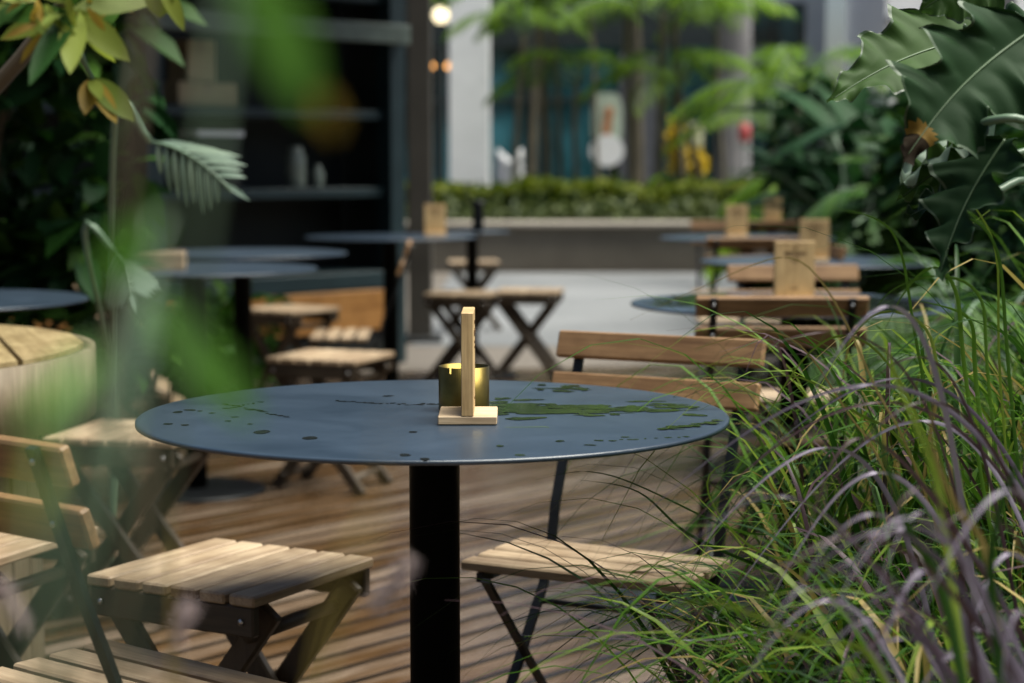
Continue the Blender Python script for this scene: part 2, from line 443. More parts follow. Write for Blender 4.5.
def make_stool():
    t = thing('folding_stool', (0,0,0), 0, 'folding stool', 'stool', 'folding slatted wooden stools')
    s = MB(); n = 6; w = .0470; gp = .0078; tot = n*w+(n-1)*gp
    for i in range(n): s.box((-tot/2+w/2+i*(w+gp), 0, .441), (w, .32, .017), None, 0, .003)
    s.build('seat', M['wood_y'], t)
    for y in (-.148,.148):
        a = MB(); a.box((0,y,.409), (.312,.018,.046), None, 0, .003); a.build('apron', M['apron_x'], t)
        for x in (-.135,.135):
            k = MB(); k.lathe([(0,0),(.0055,0),(.005,.003),(0,.004)], n=10)
            o = k.build('bolt', M['bolt'], t); o.location = (x, y+math.copysign(.009,y), .409); o.rotation_euler = (PI/2*(1 if y<0 else -1),0,0)
    for y, sg in ((-.122,1),(-.095,-1),(.095,1),(.122,-1)):
        l = MB(); l.bar((sg*-.145,y,.415),(sg*.165,y,.006), .040, .019, (1,0,0), 0, .004); l.build('leg', M['leg_z'], t)
    for x,z in ((.128,.055),(-.128,.055),(-.115,.375),(.115,.375)):
        d = MB(); d.tube([(x,-.115,z),(x,.115,z)], .011, 10); d.build('dowel', M['apron_x'], t)
    return t
TBL = make_table(); CH = make_chair(); ST = make_stool()

def blob(mb, cx, cy, rx, ry, z, rng, n=40, rough=.3, ang=0):
    ph = [rng.uniform(0,6.28) for _ in range(6)]
    vs = [(cx,cy,z)]
    for i in range(n):
        a = 2*PI*i/n; k = 1+sum(rough/(j+1)*math.sin((j+2)*a+ph[j]) for j in range(6))*.5
        x, y = rx*k*math.cos(a), ry*k*math.sin(a)
        vs.append((cx+x*math.cos(ang)-y*math.sin(ang), cy+x*math.sin(ang)+y*math.cos(ang), z))
    mb.add(vs, [(0,1+i,1+(i+1)%n) for i in range(n)])
G1 = 'round black cafe tables'
t1 = place(TBL, (-.106, 2.5, 0), 0, 'large sharp round table in front with wet slate blue top and black pole')
rng = random.Random(3)
def on_top(px, py):                       # table-local point under a photo position
    p = W(px, py, 1.0); d = p - V((0,0,CZ)); q = V((0,0,CZ)) + d*((.7415-CZ)/d.z)
    return q.x - t1.location.x, q.y - t1.location.y
fm = MB(); DROPS = []
for px, py, rx, ry, ro in ((310,438,.009,.014,.12),(262,432,.010,.016,.12),(178,412,.007,.010,.2),(190,410,.009,.007,.3),(168,424,.006,.008,.2),(185,425,.006,.006,.2),
        (388,396,.009,.006,.4),(405,455,.007,.009,.2),(425,459,.006,.008,.2),(413,432,.006,.006,.2),(200,411,.004,.004,.2),(212,413,.005,.004,.3),(228,421,.004,.005,.3),(250,424,.004,.004,.2),(235,417,.005,.004,.3),
        (500,446,.005,.006,.2),(560,441,.006,.006,.3),(590,445,.008,.004,.4),(625,437,.005,.004,.3),(520,455,.006,.006,.2)):
    x, y = on_top(px, py); wd = MB(); blob(wd, x, y, rx, ry, .7417, rng, 24, ro); DROPS.append(wd)
for (px,py),(qx,qy),n in (((225,404),(288,417),14),((228,408),(260,402),7),((338,401),(420,405),16),((420,404),(440,404),6),((600,441),(690,437),9)):
    for i in range(n):                    # trails of drops
        f_ = i/(n-1); x, y = on_top(px+(qx-px)*f_+rng.uniform(-1.5,1.5), py+(qy-py)*f_+rng.uniform(-.6,.6)); blob(fm, x, y, rng.uniform(.002,.008), rng.uniform(.002,.006), .7417+i*2e-6, rng, 16, .5)
for i in range(95):                       # the broken puddle at the right
    f_ = rng.random(); px = 492 + 205*f_**1.15; py = 407.5 + rng.gauss(0, 4.6*(1-.55*f_)) + 2*f_
    x, y = on_top(px, py); blob(fm, x, y, rng.uniform(.006,.050)*(1-.5*f_), rng.uniform(.004,.020)*(1-.45*f_), .7419+i*2e-6, rng, 24, .55)
for i in range(16):
    x, y = on_top(rng.uniform(540,590), 389+rng.gauss(0,1.6)); blob(fm, x, y, rng.uniform(.004,.024), rng.uniform(.003,.010), .7424+i*2e-6, rng, 16, .5)
for i in range(12):
    px = rng.uniform(655,722); x, y = on_top(px, 431 - (px-655)*.14 + rng.gauss(0,1.2)); blob(fm, x, y, rng.uniform(.004,.016), rng.uniform(.003,.008), .7425+i*2e-6, rng, 16, .5)
# keep only what lies on the disc
kf = [(f, m_, s_) for f, m_, s_ in zip(fm.f, fm.m, fm.sm) if all(fm.v[i][0]**2+fm.v[i][1]**2 < .394**2 for i in f)]
fm.f = [a for a,_,_ in kf]; fm.m = [a for _,a,_ in kf]; fm.sm = [a for _,_,a in kf]

t2 = place(TBL, (.69, 4.50, 0), 0, 'round table with a wet green reflecting top behind the second row of chair slats')
t3 = place(TBL, (1.06, 6.45, 0), 0, 'round table in the right hand row carrying the third sign from the back')
t4 = place(TBL, (1.08, 8.5, 0), 0, 'round table in the right hand row, second from the hedge')
t5 = place(TBL, (1.48, 10.55, 0), 0, 'round table in the right hand row nearest the hedge')
t6 = place(TBL, (-1.034, 6.0, 0), 0, 'dark round table at left holding the shallow wooden tray')
t7 = place(TBL, (-1.03, 7.05, 0), 0, 'dark round table just behind the one with the wooden tray')
t8 = place(TBL, (-.566, 8.62, 0), 0, 'dark round table by the corner post of the glass kiosk')
t10 = place(TBL, (-1.47, 4.62, 0), 0, 'black table cut off by the left edge above the round wooden drum')
wf = fm.build('water_film', M['film'], t1); tag(wf, kind='stuff')
for wd in DROPS: wd.build('water_drop', M['film'], t1)
fm2 = MB()
for i in range(60): blob(fm2, rng.uniform(-.36,.3), rng.uniform(-.3,.3), rng.uniform(.02,.09), rng.uniform(.02,.08), .7417+i*2e-6, rng, 20, .5)
kf = [(f, m_, s_) for f, m_, s_ in zip(fm2.f, fm2.m, fm2.sm) if all(fm2.v[i][0]**2+fm2.v[i][1]**2 < .392**2 for i in f)]
fm2.f = [a for a,_,_ in kf]; fm2.m = [a for _,a,_ in kf]; fm2.sm = [a for _,_,a in kf]
tag(fm2.build('water_film', M['film'], t2), kind='stuff')
tt = make_table(.19, .03); tag(tt, 'small dark round table beyond the kiosk carrying a black canister', 'table', G1); tt.location = (-.2, 9.3, 0)

# chairs: yaw so that local -y (the back) points where the photo's back is
place(CH, (.134, 2.915, 0), R(180-27.6), 'chair right behind the large front table with two brown back slats')
place(CH, (-.455, 2.22, 0), R(-38), 'chair at the left edge in front with back to the camera and leaning black upright')
place(CH, (.60, 4.32, 0), R(-1), 'chair behind the purple grass with back to the camera before the wet green table')
place(CH, (.82, 5.06, 0), R(180+3), 'chair facing the camera right behind the sign nearest in the right row')
place(CH, (.89, 6.62, 0), R(95), 'chair in the right row beside the table with the third sign from the back')
place(CH, (.95, 7.54, 0), R(1), 'pinkish lit chair in the middle of the right row of tables')
place(CH, (1.09, 9.17, 0), R(178), 'chair in the right row just behind the table second from the hedge')
place(CH, (1.36, 9.6, 0), R(2), 'farthest chair of the right row before the hedge planter')
place(CH, (-.64, 6.9, 0), R(92), 'chair at left seen from its side with grey lit seat slats, facing the kiosk')

place(ST, (-.440, 2.87, 0), R(-29), 'sharp pale slatted stool left of the large front table')
place(ST, (-.897, 4.36, 0), R(-12), 'stool with crossed legs half hidden behind the left rim of the front table')
place(ST, (-.93, 3.10, 0), R(-22), 'stool cut off by the left edge behind the leaning chair back')
place(ST, (-.60, 6.10, 0), R(-20), 'stool behind the front table in front of the side-on chair')
place(ST, (-.98, 8.1, 0), R(-35), 'stool standing against the orange plank of the kiosk')
place(ST, (-.24, 9.1, 0), R(-12), 'dark stool beside the round table with the black canister')
place(ST, (.085, 9.25, 0), R(-8), 'dark cross legged stool alone on the pale paving edge')
place(ST, (-.25, 12.0, 0), R(5), 'far grey stool on the paving before the planter wall')

# ------------------------------------------------------------------ things on the tables
def make_sign():
    t = thing('table_sign', (0,0,0), 0, 'sign', 'sign', 'wooden table signs')
    b = MB(); b.box((0,0,.0055), (.10,.077,.011), None, 0, .0012); b.build('base', M['ply_y'], t)
    p = MB(); p.box((0,0,.0785), (.10,.016,.135), None, 0, .001); p.build('panel', M['ply_z'], t)
    rg = random.Random(5)
    for sg in (-1,1):
        k = MB()
        y = sg*.0086
        k.box((0,y,.130),(.009,.0008,.005))
        x = -.026
        while x < .025:
            w = rg.uniform(.003,.0055); k.box((x+w/2,y,.117+rg.uniform(-.0005,.0005)),(w,.0008,rg.uniform(.0055,.0085))); x += w+.0012
        for z, h in ((.104,.022),(.097,.014),(.030,.02)):
            x = -h/2
            while x < h/2:
                w = rg.uniform(.0015,.003); k.box((x+w/2,y,z),(w,.0006,.0025)); x += w+.001
        k.build('printing', M['print'], t)
    return t
SG = make_sign()
zt = .7415
place(SG, (-.058, 2.434, zt+.0006), R(90), 'sharp wooden sign seen edge on beside the brass tin')
place(SG, (.699, 4.58, zt+.0006), R(4), 'blond wooden sign facing the camera on the wet green table')
place(SG, (1.045, 6.40, zt), R(-6), 'wooden sign of the right row furthest to the right')
place(SG, (1.03, 8.5, zt), R(3), 'wooden sign second from the hedge in the right row')
place(SG, (1.475, 10.5, zt), R(-3), 'smallest wooden sign nearest the hedge in the right row')
place(SG, (-.362, 8.72, zt), R(8), 'wooden sign on the dark table beside the brown column')

tin = MB()
n = 64; r_ = .035; h_ = .060
for k_ in range(n):
    a0, a1 = 2*PI*k_/n, 2*PI*(k_+1)/n
    ang = math.degrees((a0+a1)/2)
    top = h_ - .008 if 236 < ang < 241 else h_
    vs = []
    for a in (a0, a1):
        c, s_ = math.cos(a), math.sin(a)
        vs += [(r_*c,r_*s_,0),(r_*c,r_*s_,top),((r_-.0012)*c,(r_-.0012)*s_,top),((r_-.0012)*c,(r_-.0012)*s_,.002)]
    tin.add(vs, [(0,4,5,1),(1,5,6,2),(2,6,7,3)], 0, True)
tin.lathe([(0,.0015),(r_-.0014,.0015)], n=64)
o = tin.build('brass_tin', M['brass'], None, (-.0665, 2.54, zt+.0006)); tag(o, 'open round brass tin behind the wooden sign on the front table', 'tin')

can = MB(); can.lathe([(.026,0),(.028,.004),(.028,.125),(.036,.130),(.036,.148),(.030,.153),(0,.154)], n=24)
tag(can.build('canister', M['black'], None, (-.17, 9.28, zt)), 'black lidded canister on the small table beyond the kiosk', 'canister')
tr = thing('wooden_tray', (-1.14, 5.95, zt), R(6), 'shallow wooden tray on the dark round table at left', 'tray')
b = MB(); b.box((0,0,.004),(.17,.12,.006)); b.build('tray_base', M['wood_x'], tr)
b = MB()
for y in (-.061,.061): b.box((0,y,.028),(.176,.009,.054),None,0,.002)
for x in (-.0835,.0835): b.box((x,0,.028),(.009,.112,.054),None,0,.002)
b.build('tray_side', M['wood_x'], tr)

# ------------------------------------------------------------------ left: drum table, leaning panel
dr = thing('drum_table', (-1.42, 3.46, 0), R(20), 'big round wooden drum table with planked top at the left edge', 'table')
rd = .60
for i in range(8):
    x0 = -rd + i*.15 + .0; x1 = x0 + .140
    pl = [];
    for x in [x0 + (x1-x0)*j/6 for j in range(7)]: pl.append((x, -math.sqrt(max(0, (rd-.002)**2-x*x))))
    pts = pl + [(x,-y) for x, y in reversed(pl)]
    if i == 0: b = MB()
    nn = len(pts); b.add([(x,y,.735) for x,y in pts]+[(x,y,.705) for x,y in pts], [tuple(range(nn)), tuple(range(2*nn-1,nn-1,-1))]+[(j,nn+j,nn+(j+1)%nn,(j+1)%nn) for j in range(nn)])
M['drum_y'] = wood('drum_plank', (.23,.17,.07), (.42,.33,.17), 'y')
M['drum_z'] = wood('drum_stave', (.12,.09,.05), (.23,.185,.12), 'z')
b.build('top', M['drum_y'], dr)
b = MB(); b.lathe([(rd+.004,.60),(rd+.004,.728),(rd+.022,.728),(rd+.022,.60)], n=96, close=True); b.build('rim', M['drum_z'], dr)
b = MB()
for i in range(40):
    a = 2*PI*i/40; b.box((.50*math.cos(a), .50*math.sin(a), .35),(.02,.074,.69), Euler((0,0,a)), 0, .003)
b.build('stave', M['drum_z'], dr)

lp = thing('slatted_panel', (-1.42, 7.9, 0.01), R(10), 'slatted wooden panel leaning in the dark left of the kiosk tables', 'panel')
b = MB(); ang = Euler((0, R(36), 0))
for i in range(9):
    f_ = i/8; p = V((-.52+.50*f_, 0, .62-.58*f_)); b.box(p,(.055,.40,.03), Euler((0,R(20),0)),0,.003)
b.build('slat', M['wood_y'], lp)
for y in (-.16,.16):
    b = MB(); b.bar((-.58,y,.62),(-.06,y,.0), .05,.03,(1,0,1)); b.build('rail', M['leg_z'], lp)

# ------------------------------------------------------------------ kiosk
kc = V((-.63, 10.05, 0)); ka = math.atan2(-.73, -.68)
ko = thing('kiosk', kc, ka, 'dark teal steel and glass kiosk with shelves behind the left tables', 'kiosk')
# local x runs along the front towards the camera's left, local -y is inside? (+y = out to the terrace)
def kl(s, y, z): return (s, y, z)
IN = 1   # inside is local -y (checked: out of the wall faces the terrace)
def kpart(name, mat, boxes, bev=.004):
    b = MB()
    for c, sz in boxes: b.box(c, sz, None, 0, bev)
    return b.build(name, mat, ko)
yi = -1
for s_ in (0.03, 1.62, 3.25, 4.9): kpart('post', M['teal'], [((s_,0,1.4),(.11,.11,2.8))])
kpart('base_rail', M['teal'], [((2.5,.002,.46),(4.9,.09,.09))])
kpart('plank', M['orange'], [((2.45,.03,.30),(4.84,.04,.215))])
kpart('plinth', M['dark'], [((2.45,-.02,.09),(4.84,.06,.17))])
for z in (.925, 1.335, 1.95): kpart('shelf', M['teal'], [((2.45,-.17,z),(4.8,.34,.05))])
kpart('beam', M['railgrey'], [((2.45,.10,1.76),(4.9,.05,.10))])
kpart('roof', M['teal'], [((2.45,-.75,2.87),(5.4,2.4,.14))])
kpart('added_awning', M['teal'], [((2.3,.93,2.79),(5.4,.94,.06))])  # overhang added out of view to keep the kiosk front in shade
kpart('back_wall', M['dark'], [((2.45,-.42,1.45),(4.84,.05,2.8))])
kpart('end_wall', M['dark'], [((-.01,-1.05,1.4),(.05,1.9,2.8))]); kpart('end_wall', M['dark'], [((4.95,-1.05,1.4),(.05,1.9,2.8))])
MK = Matrix.Translation(kc) @ Matrix.Rotation(ka,4,'Z')
def kw(s, y, z): return MK @ V((s,y,z))
def kthing(o, s, y, z, rz=0): o.location = kw(s,y,z); o.rotation_euler = (0,0,ka+rz)
def cbox(lab, sz, s, y, z):
    t = thing('cardboard_box', (0,0,0), 0, lab, 'box', 'cardboard boxes in the kiosk'); kthing(t,s,y,z)
    b = MB(); b.box((0,0,sz[2]/2),sz,None,0,.004); b.build('carton', M['card'], t)
    b = MB(); b.box((0,0,sz[2]+.0008),(sz[0]+.001,.05,.001)); b.box((0,sz[1]/2+.001,sz[2]-.03),(.05,.001,.06)); b.build('tape', M['wood_x'], t)
cbox('long low cardboard box on the upper kiosk shelf', (.36,.22,.115), 1.22,-.16,1.361)
cbox('tall cardboard box stacked on the long low box', (.17,.16,.205), 1.23,-.16,1.4785)
j = MB(); j.lathe([(.045,0),(.05,.01),(.05,.16),(.036,.185),(.036,.215),(0,.216)], n=24); o = j.build('glass_jar', M['glassj']); kthing(o,.60,-.12,.951)
tag(o, 'tall pale jar on the lower kiosk shelf', 'jar')
j = MB(); j.lathe([(.03,0),(.032,.01),(.032,.08),(.02,.10),(.02,.12),(0,.121)], n=24); o = j.build('glass_jar', M['glassj']); kthing(o,.45,-.12,.951)
tag(o, 'short bottle right of the tall pale jar', 'jar')
dk = MB(); dk.box((0,0,.13),(.26,.2,.26),None,0,.004); o = dk.build('dark_box', M['dark']); kthing(o,1.15,-.15,.951); tag(o,'dark box under a white tray on the lower kiosk shelf','box')
dk = MB(); dk.box((0,0,.006),(.27,.2,.008)); 
for y in (-.105,.105): dk.box((0,y,.015),(.27,.008,.026))
for x in (-.139,.139): dk.box((x,0,.015),(.008,.218,.026))
o = dk.build('white_tray', M['white']); kthing(o,1.15,-.15,1.212); tag(o,'white tray on top of the dark box in the kiosk','tray')
pt = MB(); pt.lathe([(.05,0),(.075,.13),(.085,.13),(.085,.155),(.072,.155),(.06,.02),(0,.02)], n=32); o = pt.build('terracotta_pot', M['terra']); kthing(o,1.42,-.15,.5055); tag(o,'brown pot low in the kiosk behind the wooden tray','pot')
kpart('shelf', M['teal'], [((2.45,-.2,.49),(4.8,.3,.03))])

# brown column next to the kiosk
co = thing('steel_column', (-.555, 11.2, 0), R(0), 'dark brown square column right of the kiosk corner', 'column')
b = MB(); b.box((0,0,2.6),(.145,.145,5.2),None,0,.008); b.build('shaft', M['brownc'], co)
b = MB(); b.box((0,0,.02),(.26,.26,.04),None,0,.006); b.build('foot_plate', M['black'], co)

# ------------------------------------------------------------------ planter, hedge
pw = thing('planter_wall', (1.6, 18.4, 0), 0, 'long low concrete planter wall beyond the pale paving', 'wall')
b = MB(); b.box((1.0,.15,.225),(7.6,.3,.45),None,0,.01); b.build('wall_body', M['planter'], pw)
b = MB(); b.box((1.0,.13,.475),(7.7,.42,.05),None,0,.012); b.build('coping', M['cap'], pw)
def leaves_in(mb, n, fn, L, w, mi=0, rg=random, up=.5, nseg=2):
    for _ in range(n):
        p = fn(); d = V((rg.uniform(-1,1),rg.uniform(-1,1),rg.uniform(-.7,.8))); nn = V((rg.uniform(-1,1),rg.uniform(-1,1),up+rg.random()))
        l = L*rg.uniform(.6,1.35); mb.leaf(p, d, nn, l, w*l/L, mi if not isinstance(mi,(list,tuple)) else rg.choice(mi), .2, .3, nseg)
gc = MB(); leaves_in(gc, 5200, lambda: V((uni(-2.0,6.3), uni(18.72,19.25), .42+abs(random.gauss(0,.12)))), .11,.05)
tag(gc.build('ground_cover', M['gcov']), kind='stuff')
hg = MB()
def hp():
    x = uni(-1.9,6.2); y = uni(19.3,20.2); top = .86+.03*math.sin(x*3.1)+.025*math.sin(x*7.7)
    z = top - abs(random.gauss(0,.13)) if random.random()<.7 else uni(.4,top)
    return V((x,y,z))
leaves_in(hg, 13000, hp, .085,.045)
hd = thing('hedge', (2.1,19.75,0), 0, 'clipped yellow green hedge in the planter behind the paving', 'hedge')
o = hg.build('foliage', M['hedge'], hd); o.location = (-2.1,-19.75,0)
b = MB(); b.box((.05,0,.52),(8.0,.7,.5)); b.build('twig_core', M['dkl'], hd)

# ------------------------------------------------------------------ palms
def frond(mb, base, az, el, L, nl=22, ll=.28, lw=.022, droop=.9, mi=0, mr=1, rg=random):
    d = V((math.cos(az)*math.cos(el), math.sin(az)*math.cos(el), math.sin(el)))
    h = V((math.cos(az), math.sin(az), 0))
    p0 = V(base); p1 = p0 + d*L*.55; p2 = p0 + d*L*.6 + h*L*.35 - V((0,0,1))*L*droop*.55
    C = bez(p0,p1,p2,14)
    mb.tube(C, [.010*(1-.8*i/14)*L for i in range(15)], 5, mr)
    side = h.cross(V((0,0,1)))
    for i in range(nl):
        t = .15 + .85*i/nl; k = t*14; a = int(min(13,k)); c = C[a].lerp(C[a+1], k-a); tg = (C[a+1]-C[a]).normalized()
        l = ll*L*math.sin(PI*min(.97,.2+.72*t))*rg.uniform(.85,1.1)
        for sg in (-1,1):
            dd = side*sg*.8 + tg*.75 + V((0,0,-.15+rg.uniform(-.12,.12)))
            mb.leaf(c, dd, V((0,0,1)), l, lw*L, mi, .35, .2, 3)
def palm(px, D, height, nf, L, lab, tr=.045, lean=0, sd=0):
    rg = random.Random(sd); x = (px-512)*D/F
    t = thing('palm_tree', (x, D, 0), rg.uniform(0,6), lab, 'palm', 'slender palms behind the hedge')
    b = MB(); pts = spline([(0,0,.0),(lean*.2,0,height*.35),(lean*.6,.03,height*.7),(lean,0,height)],4)
    b.tube(pts, [tr*(1.15-.35*i/(len(pts)-1))*(1+.05*(i%2)) for i in range(len(pts))], 9); b.build('trunk', M['ptrunk'], t)
    b = MB()
    for k in range(nf):
        frond(b, (lean,0,height-.05+rg.uniform(-.1,.1)), k*2.4+rg.uniform(-.3,.3), rg.uniform(.45,1.4), L*rg.uniform(.7,1.1), rg=rg, nl=17, lw=.018, droop=rg.uniform(.5,1.1))
    b.build('crown', [M['plf'], M['stem']], t)
PL = [(512,20.6,2.5,9,1.4,'slim palm stem just right of the white column, fronds across it',.035,-.15),
      (548,21.5,3.1,11,1.7,'palm whose trunk stands above the white cloth bundle',.05,.1),
      (577,20.8,2.0,9,1.4,'slim palm left of the pale round sign',.035,.12),
      (632,22.0,3.3,11,1.8,'tall palm just right of the pale round sign',.05,-.1),
      (657,20.7,2.75,11,1.6,'palm left of the yellow flowers',.05,.05),
      (683,21.6,3.0,12,1.7,'tall palm right behind the yellow flowers',.045,.2),
      (708,20.9,1.9,10,1.5,'palm leaning right before the grey round column',.04,.35),
      (772,20.5,1.55,10,1.5,'low bright palm right of the grey column',.045,.0)]
PL += [(562,21.2,2.9,8,1.3,'thin leaning palm stem between the cloth bundle and the pale sign',.028,.25),(598,23.5,3.2,8,1.4,'thin palm stem just left of the pale sign',.03,-.2),(724,21.9,2.7,8,1.2,'thin palm stem crossing the grey round column',.03,-.25),
      (530,26,4.3,13,2.2,'tall palm whose crown spreads above the white column',.06,.2),  # this and the next palm added so the puddles mirror green crowns
      (640,26.5,4.6,13,2.3,'tallest palm, crown above the pale round sign',.06,-.2),
      (790,16.5,1.75,13,1.5,'bright palm above the farthest table signs',.05,-.1)]
for i,a in enumerate(PL): palm(*a, sd=i+11)

# ------------------------------------------------------------------ background objects
o = thing('white_column', ((470-512)*24/F, 24, 0), 0, 'tall white square column left of the palms', 'column')
b = MB(); b.box((0,0,3.2),(.52,.52,6.4),None,0,.015); b.build('shaft', M['white'], o)
b = MB(); b.box((0,0,.08),(.6,.6,.16),None,0,.015); b.build('plinth', M['greyc'], o)
o = thing('grey_column', ((732-512)*25.5/F, 25.5, 0), 0, 'thick grey round column behind the right hand palms', 'column')
b = MB(); b.lathe([(.27,.2),(.24,.25),(.23,2.6),(.23,6)], n=40); b.build('shaft', M['greyc'], o)
b = MB(); b.lathe([(.33,0),(.33,.18),(.28,.2)], n=40); b.build('plinth', M['greyc'], o)
o = thing('grey_post', ((992-512)*7.6/F, 7.6, 0), 0, 'grey brown post behind the stalks of the big leaved plant at right', 'post')
b = MB(); b.box((0,0,2),(.12,.12,4),None,0,.008); b.build('shaft', M['greyc'], o)
b = MB(); b.box((0,0,.03),(.22,.22,.06),None,0,.008); b.build('foot_plate', M['greyc'], o)

# cloth bundle: two gathered peaks of white cloth over a stand
cb_ = thing('cloth_bundle', ((510-512)*23/F, 23, 0), 0, 'white draped cloth with two peaks behind the hedge beside the white column', 'cloth')
b = MB(); ncl = 40; vs=[]; fs=[]
for iz in range(13):
    z = iz/12
    for ia in range(ncl):
        a = 2*PI*ia/ncl; pk = max(0,abs(math.cos(a)))
        rr = (.17-.03*z)*(1+.10*math.sin(a*9)+.05*math.sin(a*17+z*3))
        vs.append((rr*math.cos(a)*1.05, rr*math.sin(a)*.7, .35+z*(.78+.13*pk**3)))
for iz in range(12):
    for ia in range(ncl): fs.append((iz*ncl+ia, iz*ncl+(ia+1)%ncl, (iz+1)*ncl+(ia+1)%ncl, (iz+1)*ncl+ia))
vs.append((0,0,1.12)); fs += [(12*ncl+ia, 12*ncl+(ia+1)%ncl, len(vs)-1) for ia in range(ncl)]
b.add(vs, fs, 0, True); b.build('drape', M['cloth'], cb_)
b = MB(); b.box((0,0,.18),(.26,.2,.36),None,0,.01); b.build('stand', M['dark'], cb_)

# pale sign: round topped panel above a white disc
M['palegreen'] = plain('pale_green_print', (.42,.50,.40), .6, 0, .25, 5)
M['orangep'] = plain('orange_print', (.50,.22,.10), .6, 0, .3, 8)
ps = thing('shop_sign', ((606.5-512)*28.6/F, 28.6, 0), 0, 'pale green panel sign with an orange patch above a white disc', 'sign')
b = MB(); zc = 1.75
pts = [(.235*math.copysign(abs(math.cos(a))**.5,math.cos(a)), .40*math.copysign(abs(math.sin(a))**.6,math.sin(a))) for a in [2*PI*i/40 for i in range(40)]]
b.add([(x,0,zc+z) for x,z in pts]+[(x,.05,zc+z) for x,z in pts], [tuple(range(40)), tuple(range(79,39,-1))]+[(i,40+i,40+(i+1)%40,(i+1)%40) for i in range(40)]); b.build('panel', M['palegreen'], ps)
b = MB(); b.box((.01,-.012,1.72),(.13,.015,.42),Euler((0,R(8),0)),0,.006); b.box((.03,-.022,1.86),(.12,.012,.14),None,0,.006); b.build('patch', M['orangep'], ps)
b = MB(); b.add([(.26*math.cos(2*PI*i/40), -.03, 1.27+.24*math.sin(2*PI*i/40)) for i in range(40)]+[(.26*math.cos(2*PI*i/40), .05, 1.27+.24*math.sin(2*PI*i/40)) for i in range(40)], [tuple(range(40)), tuple(range(79,39,-1))]+[(i,40+i,40+(i+1)%40,(i+1)%40) for i in range(40)]); b.build('disc', M['white'], ps)
b = MB(); b.tube([(0,.02,0),(0,.02,1.05)], .03, 10); b.lathe([(.2,0),(.2,.03),(.04,.05)], n=24); b.build('stand', M['frame'], ps)

# flowers
def flower(px, D, z0, z1, wpx, lab, mt, sd):
    rg = random.Random(sd); x = (px-512)*D/F; t = thing('flowering_plant', (x,D,0), 0, lab, 'flowers'); w = wpx*D/F/2
    b = MB()
    for i in range(4): b.tube([(rg.uniform(-w,w)*.4,0,.2),(rg.uniform(-w,w)*.5,rg.uniform(-.05,.05),(z0+z1)/2)], .008, 5)
    leaves_in(b, 40, lambda: V((rg.uniform(-w,w)*1.3,rg.uniform(-.1,.1),rg.uniform(.3,z0))), .2,.06, 0, rg); b.build('stalks', M['mdl'], t)
    b = MB(); leaves_in(b, 230, lambda: V((rg.gauss(0,w*.42), rg.gauss(0,.05), z0+(z1-z0)*min(1,max(0,rg.gauss(.5,.27))))), .10,.06, 0, rg); b.build('blossom', mt, t)
flower(675,23.5,.98,1.62,16,'bright yellow flower spike behind the hedge', M['yflower'], 1)
flower(692,23.2,1.22,1.55,12,'white flower spike beside the bright yellow spike', M['wflower'], 2)
flower(695,22.8,.95,1.22,20,'low yellow flower cluster under the white flower spike', M['yflower'], 3)
rl = thing('red_lantern', ((743-512)*25/F, 25, 0), 0, 'small red lantern on a post right of the grey column', 'lantern')
b = MB(); b.lathe([(0,1.36),(.04,1.36),(.075,1.40),(.085,1.48),(.075,1.56),(.04,1.62),(0,1.62)], n=24); b.build('lamp_shade', M['red'], rl)
b = MB(); b.tube([(0,0,0),(0,0,1.36)], .02, 8); b.build('post', M['frame'], rl)

# shop buildings across the back
sb = thing('shop_building', (-3.2, 30, 0), 0, 'dark glazed shop front behind the palms', 'building')
b = MB(); b.box((0,1.2,4.6),(14,2,3.2)); b.box((0,1.2,.12),(14,2,.24)); b.build('wall', M['frame'], sb)
for i in range(9):
    x = -6.2+i*1.5
    w_ = MB(); 
    for dx in (-.72,.72): w_.box((x+dx,.12,1.62),(.06,.12,2.76))
    for z in (.27,2.1,2.98): w_.box((x,.12,z),(1.38,.12,.06))
    fr_ = w_.build('window', M['frame'], sb)
    p = MB(); p.box((x,.16,1.62),(1.37,.02,2.66)); p.build('pane', M['glass'], fr_)
b = MB()
for i in range(16): b.box((4.95+i*.042,.06,1.6),(.032,.05,2.5))
b.build('shutter', M['shut'], sb)
pb = thing('pale_building', (8.2, 33, 0), 0, 'pale building glimpsed above the dark leaves at right', 'building')
b = MB(); b.box((0,2,3.5),(3.2,4,7)); b.build('wall', M['white'], pb)
b = MB(); b.box((-1.0,-.06,3.58),(1.2,.1,.12)); b.build('ledge', M['greyc'], pb)
w_ = MB(); 
for dx in (-.5,.5): w_.box((.6+dx,-.03,1.4),(.08,.08,2.0))
w_.box((.6,-.03,2.44),(1.08,.08,.08)); fr_ = w_.build('window', M['frame'], pb)
p = MB(); p.box((.6,-.02,1.4),(.91,.02,1.99)); p.build('pane', M['glass'], fr_)
gb = thing('grey_building', (3.6+1.1, 37, 0), 0, 'blue grey building between the grey column and pale building', 'building')
M['bluegrey'] = plain('blue_grey_render', (.34,.38,.42), .7, 0, .1, 2)
b = MB(); b.box((-.2,1.5,2.5),(3.4,3,5)); b.build('wall', M['bluegrey'], gb)
for z in (1.0,2.2,3.4):
    w_ = MB(); w_.box((-.2,-.03,z),(2.6,.06,.06)); w_.box((-.2,-.03,z+.8),(2.6,.06,.06)); fr_ = w_.build('window', M['frame'], gb)
    p = MB(); p.box((-.2,-.015,z+.4),(2.6,.02,.735)); p.build('pane', M['glass'], fr_)

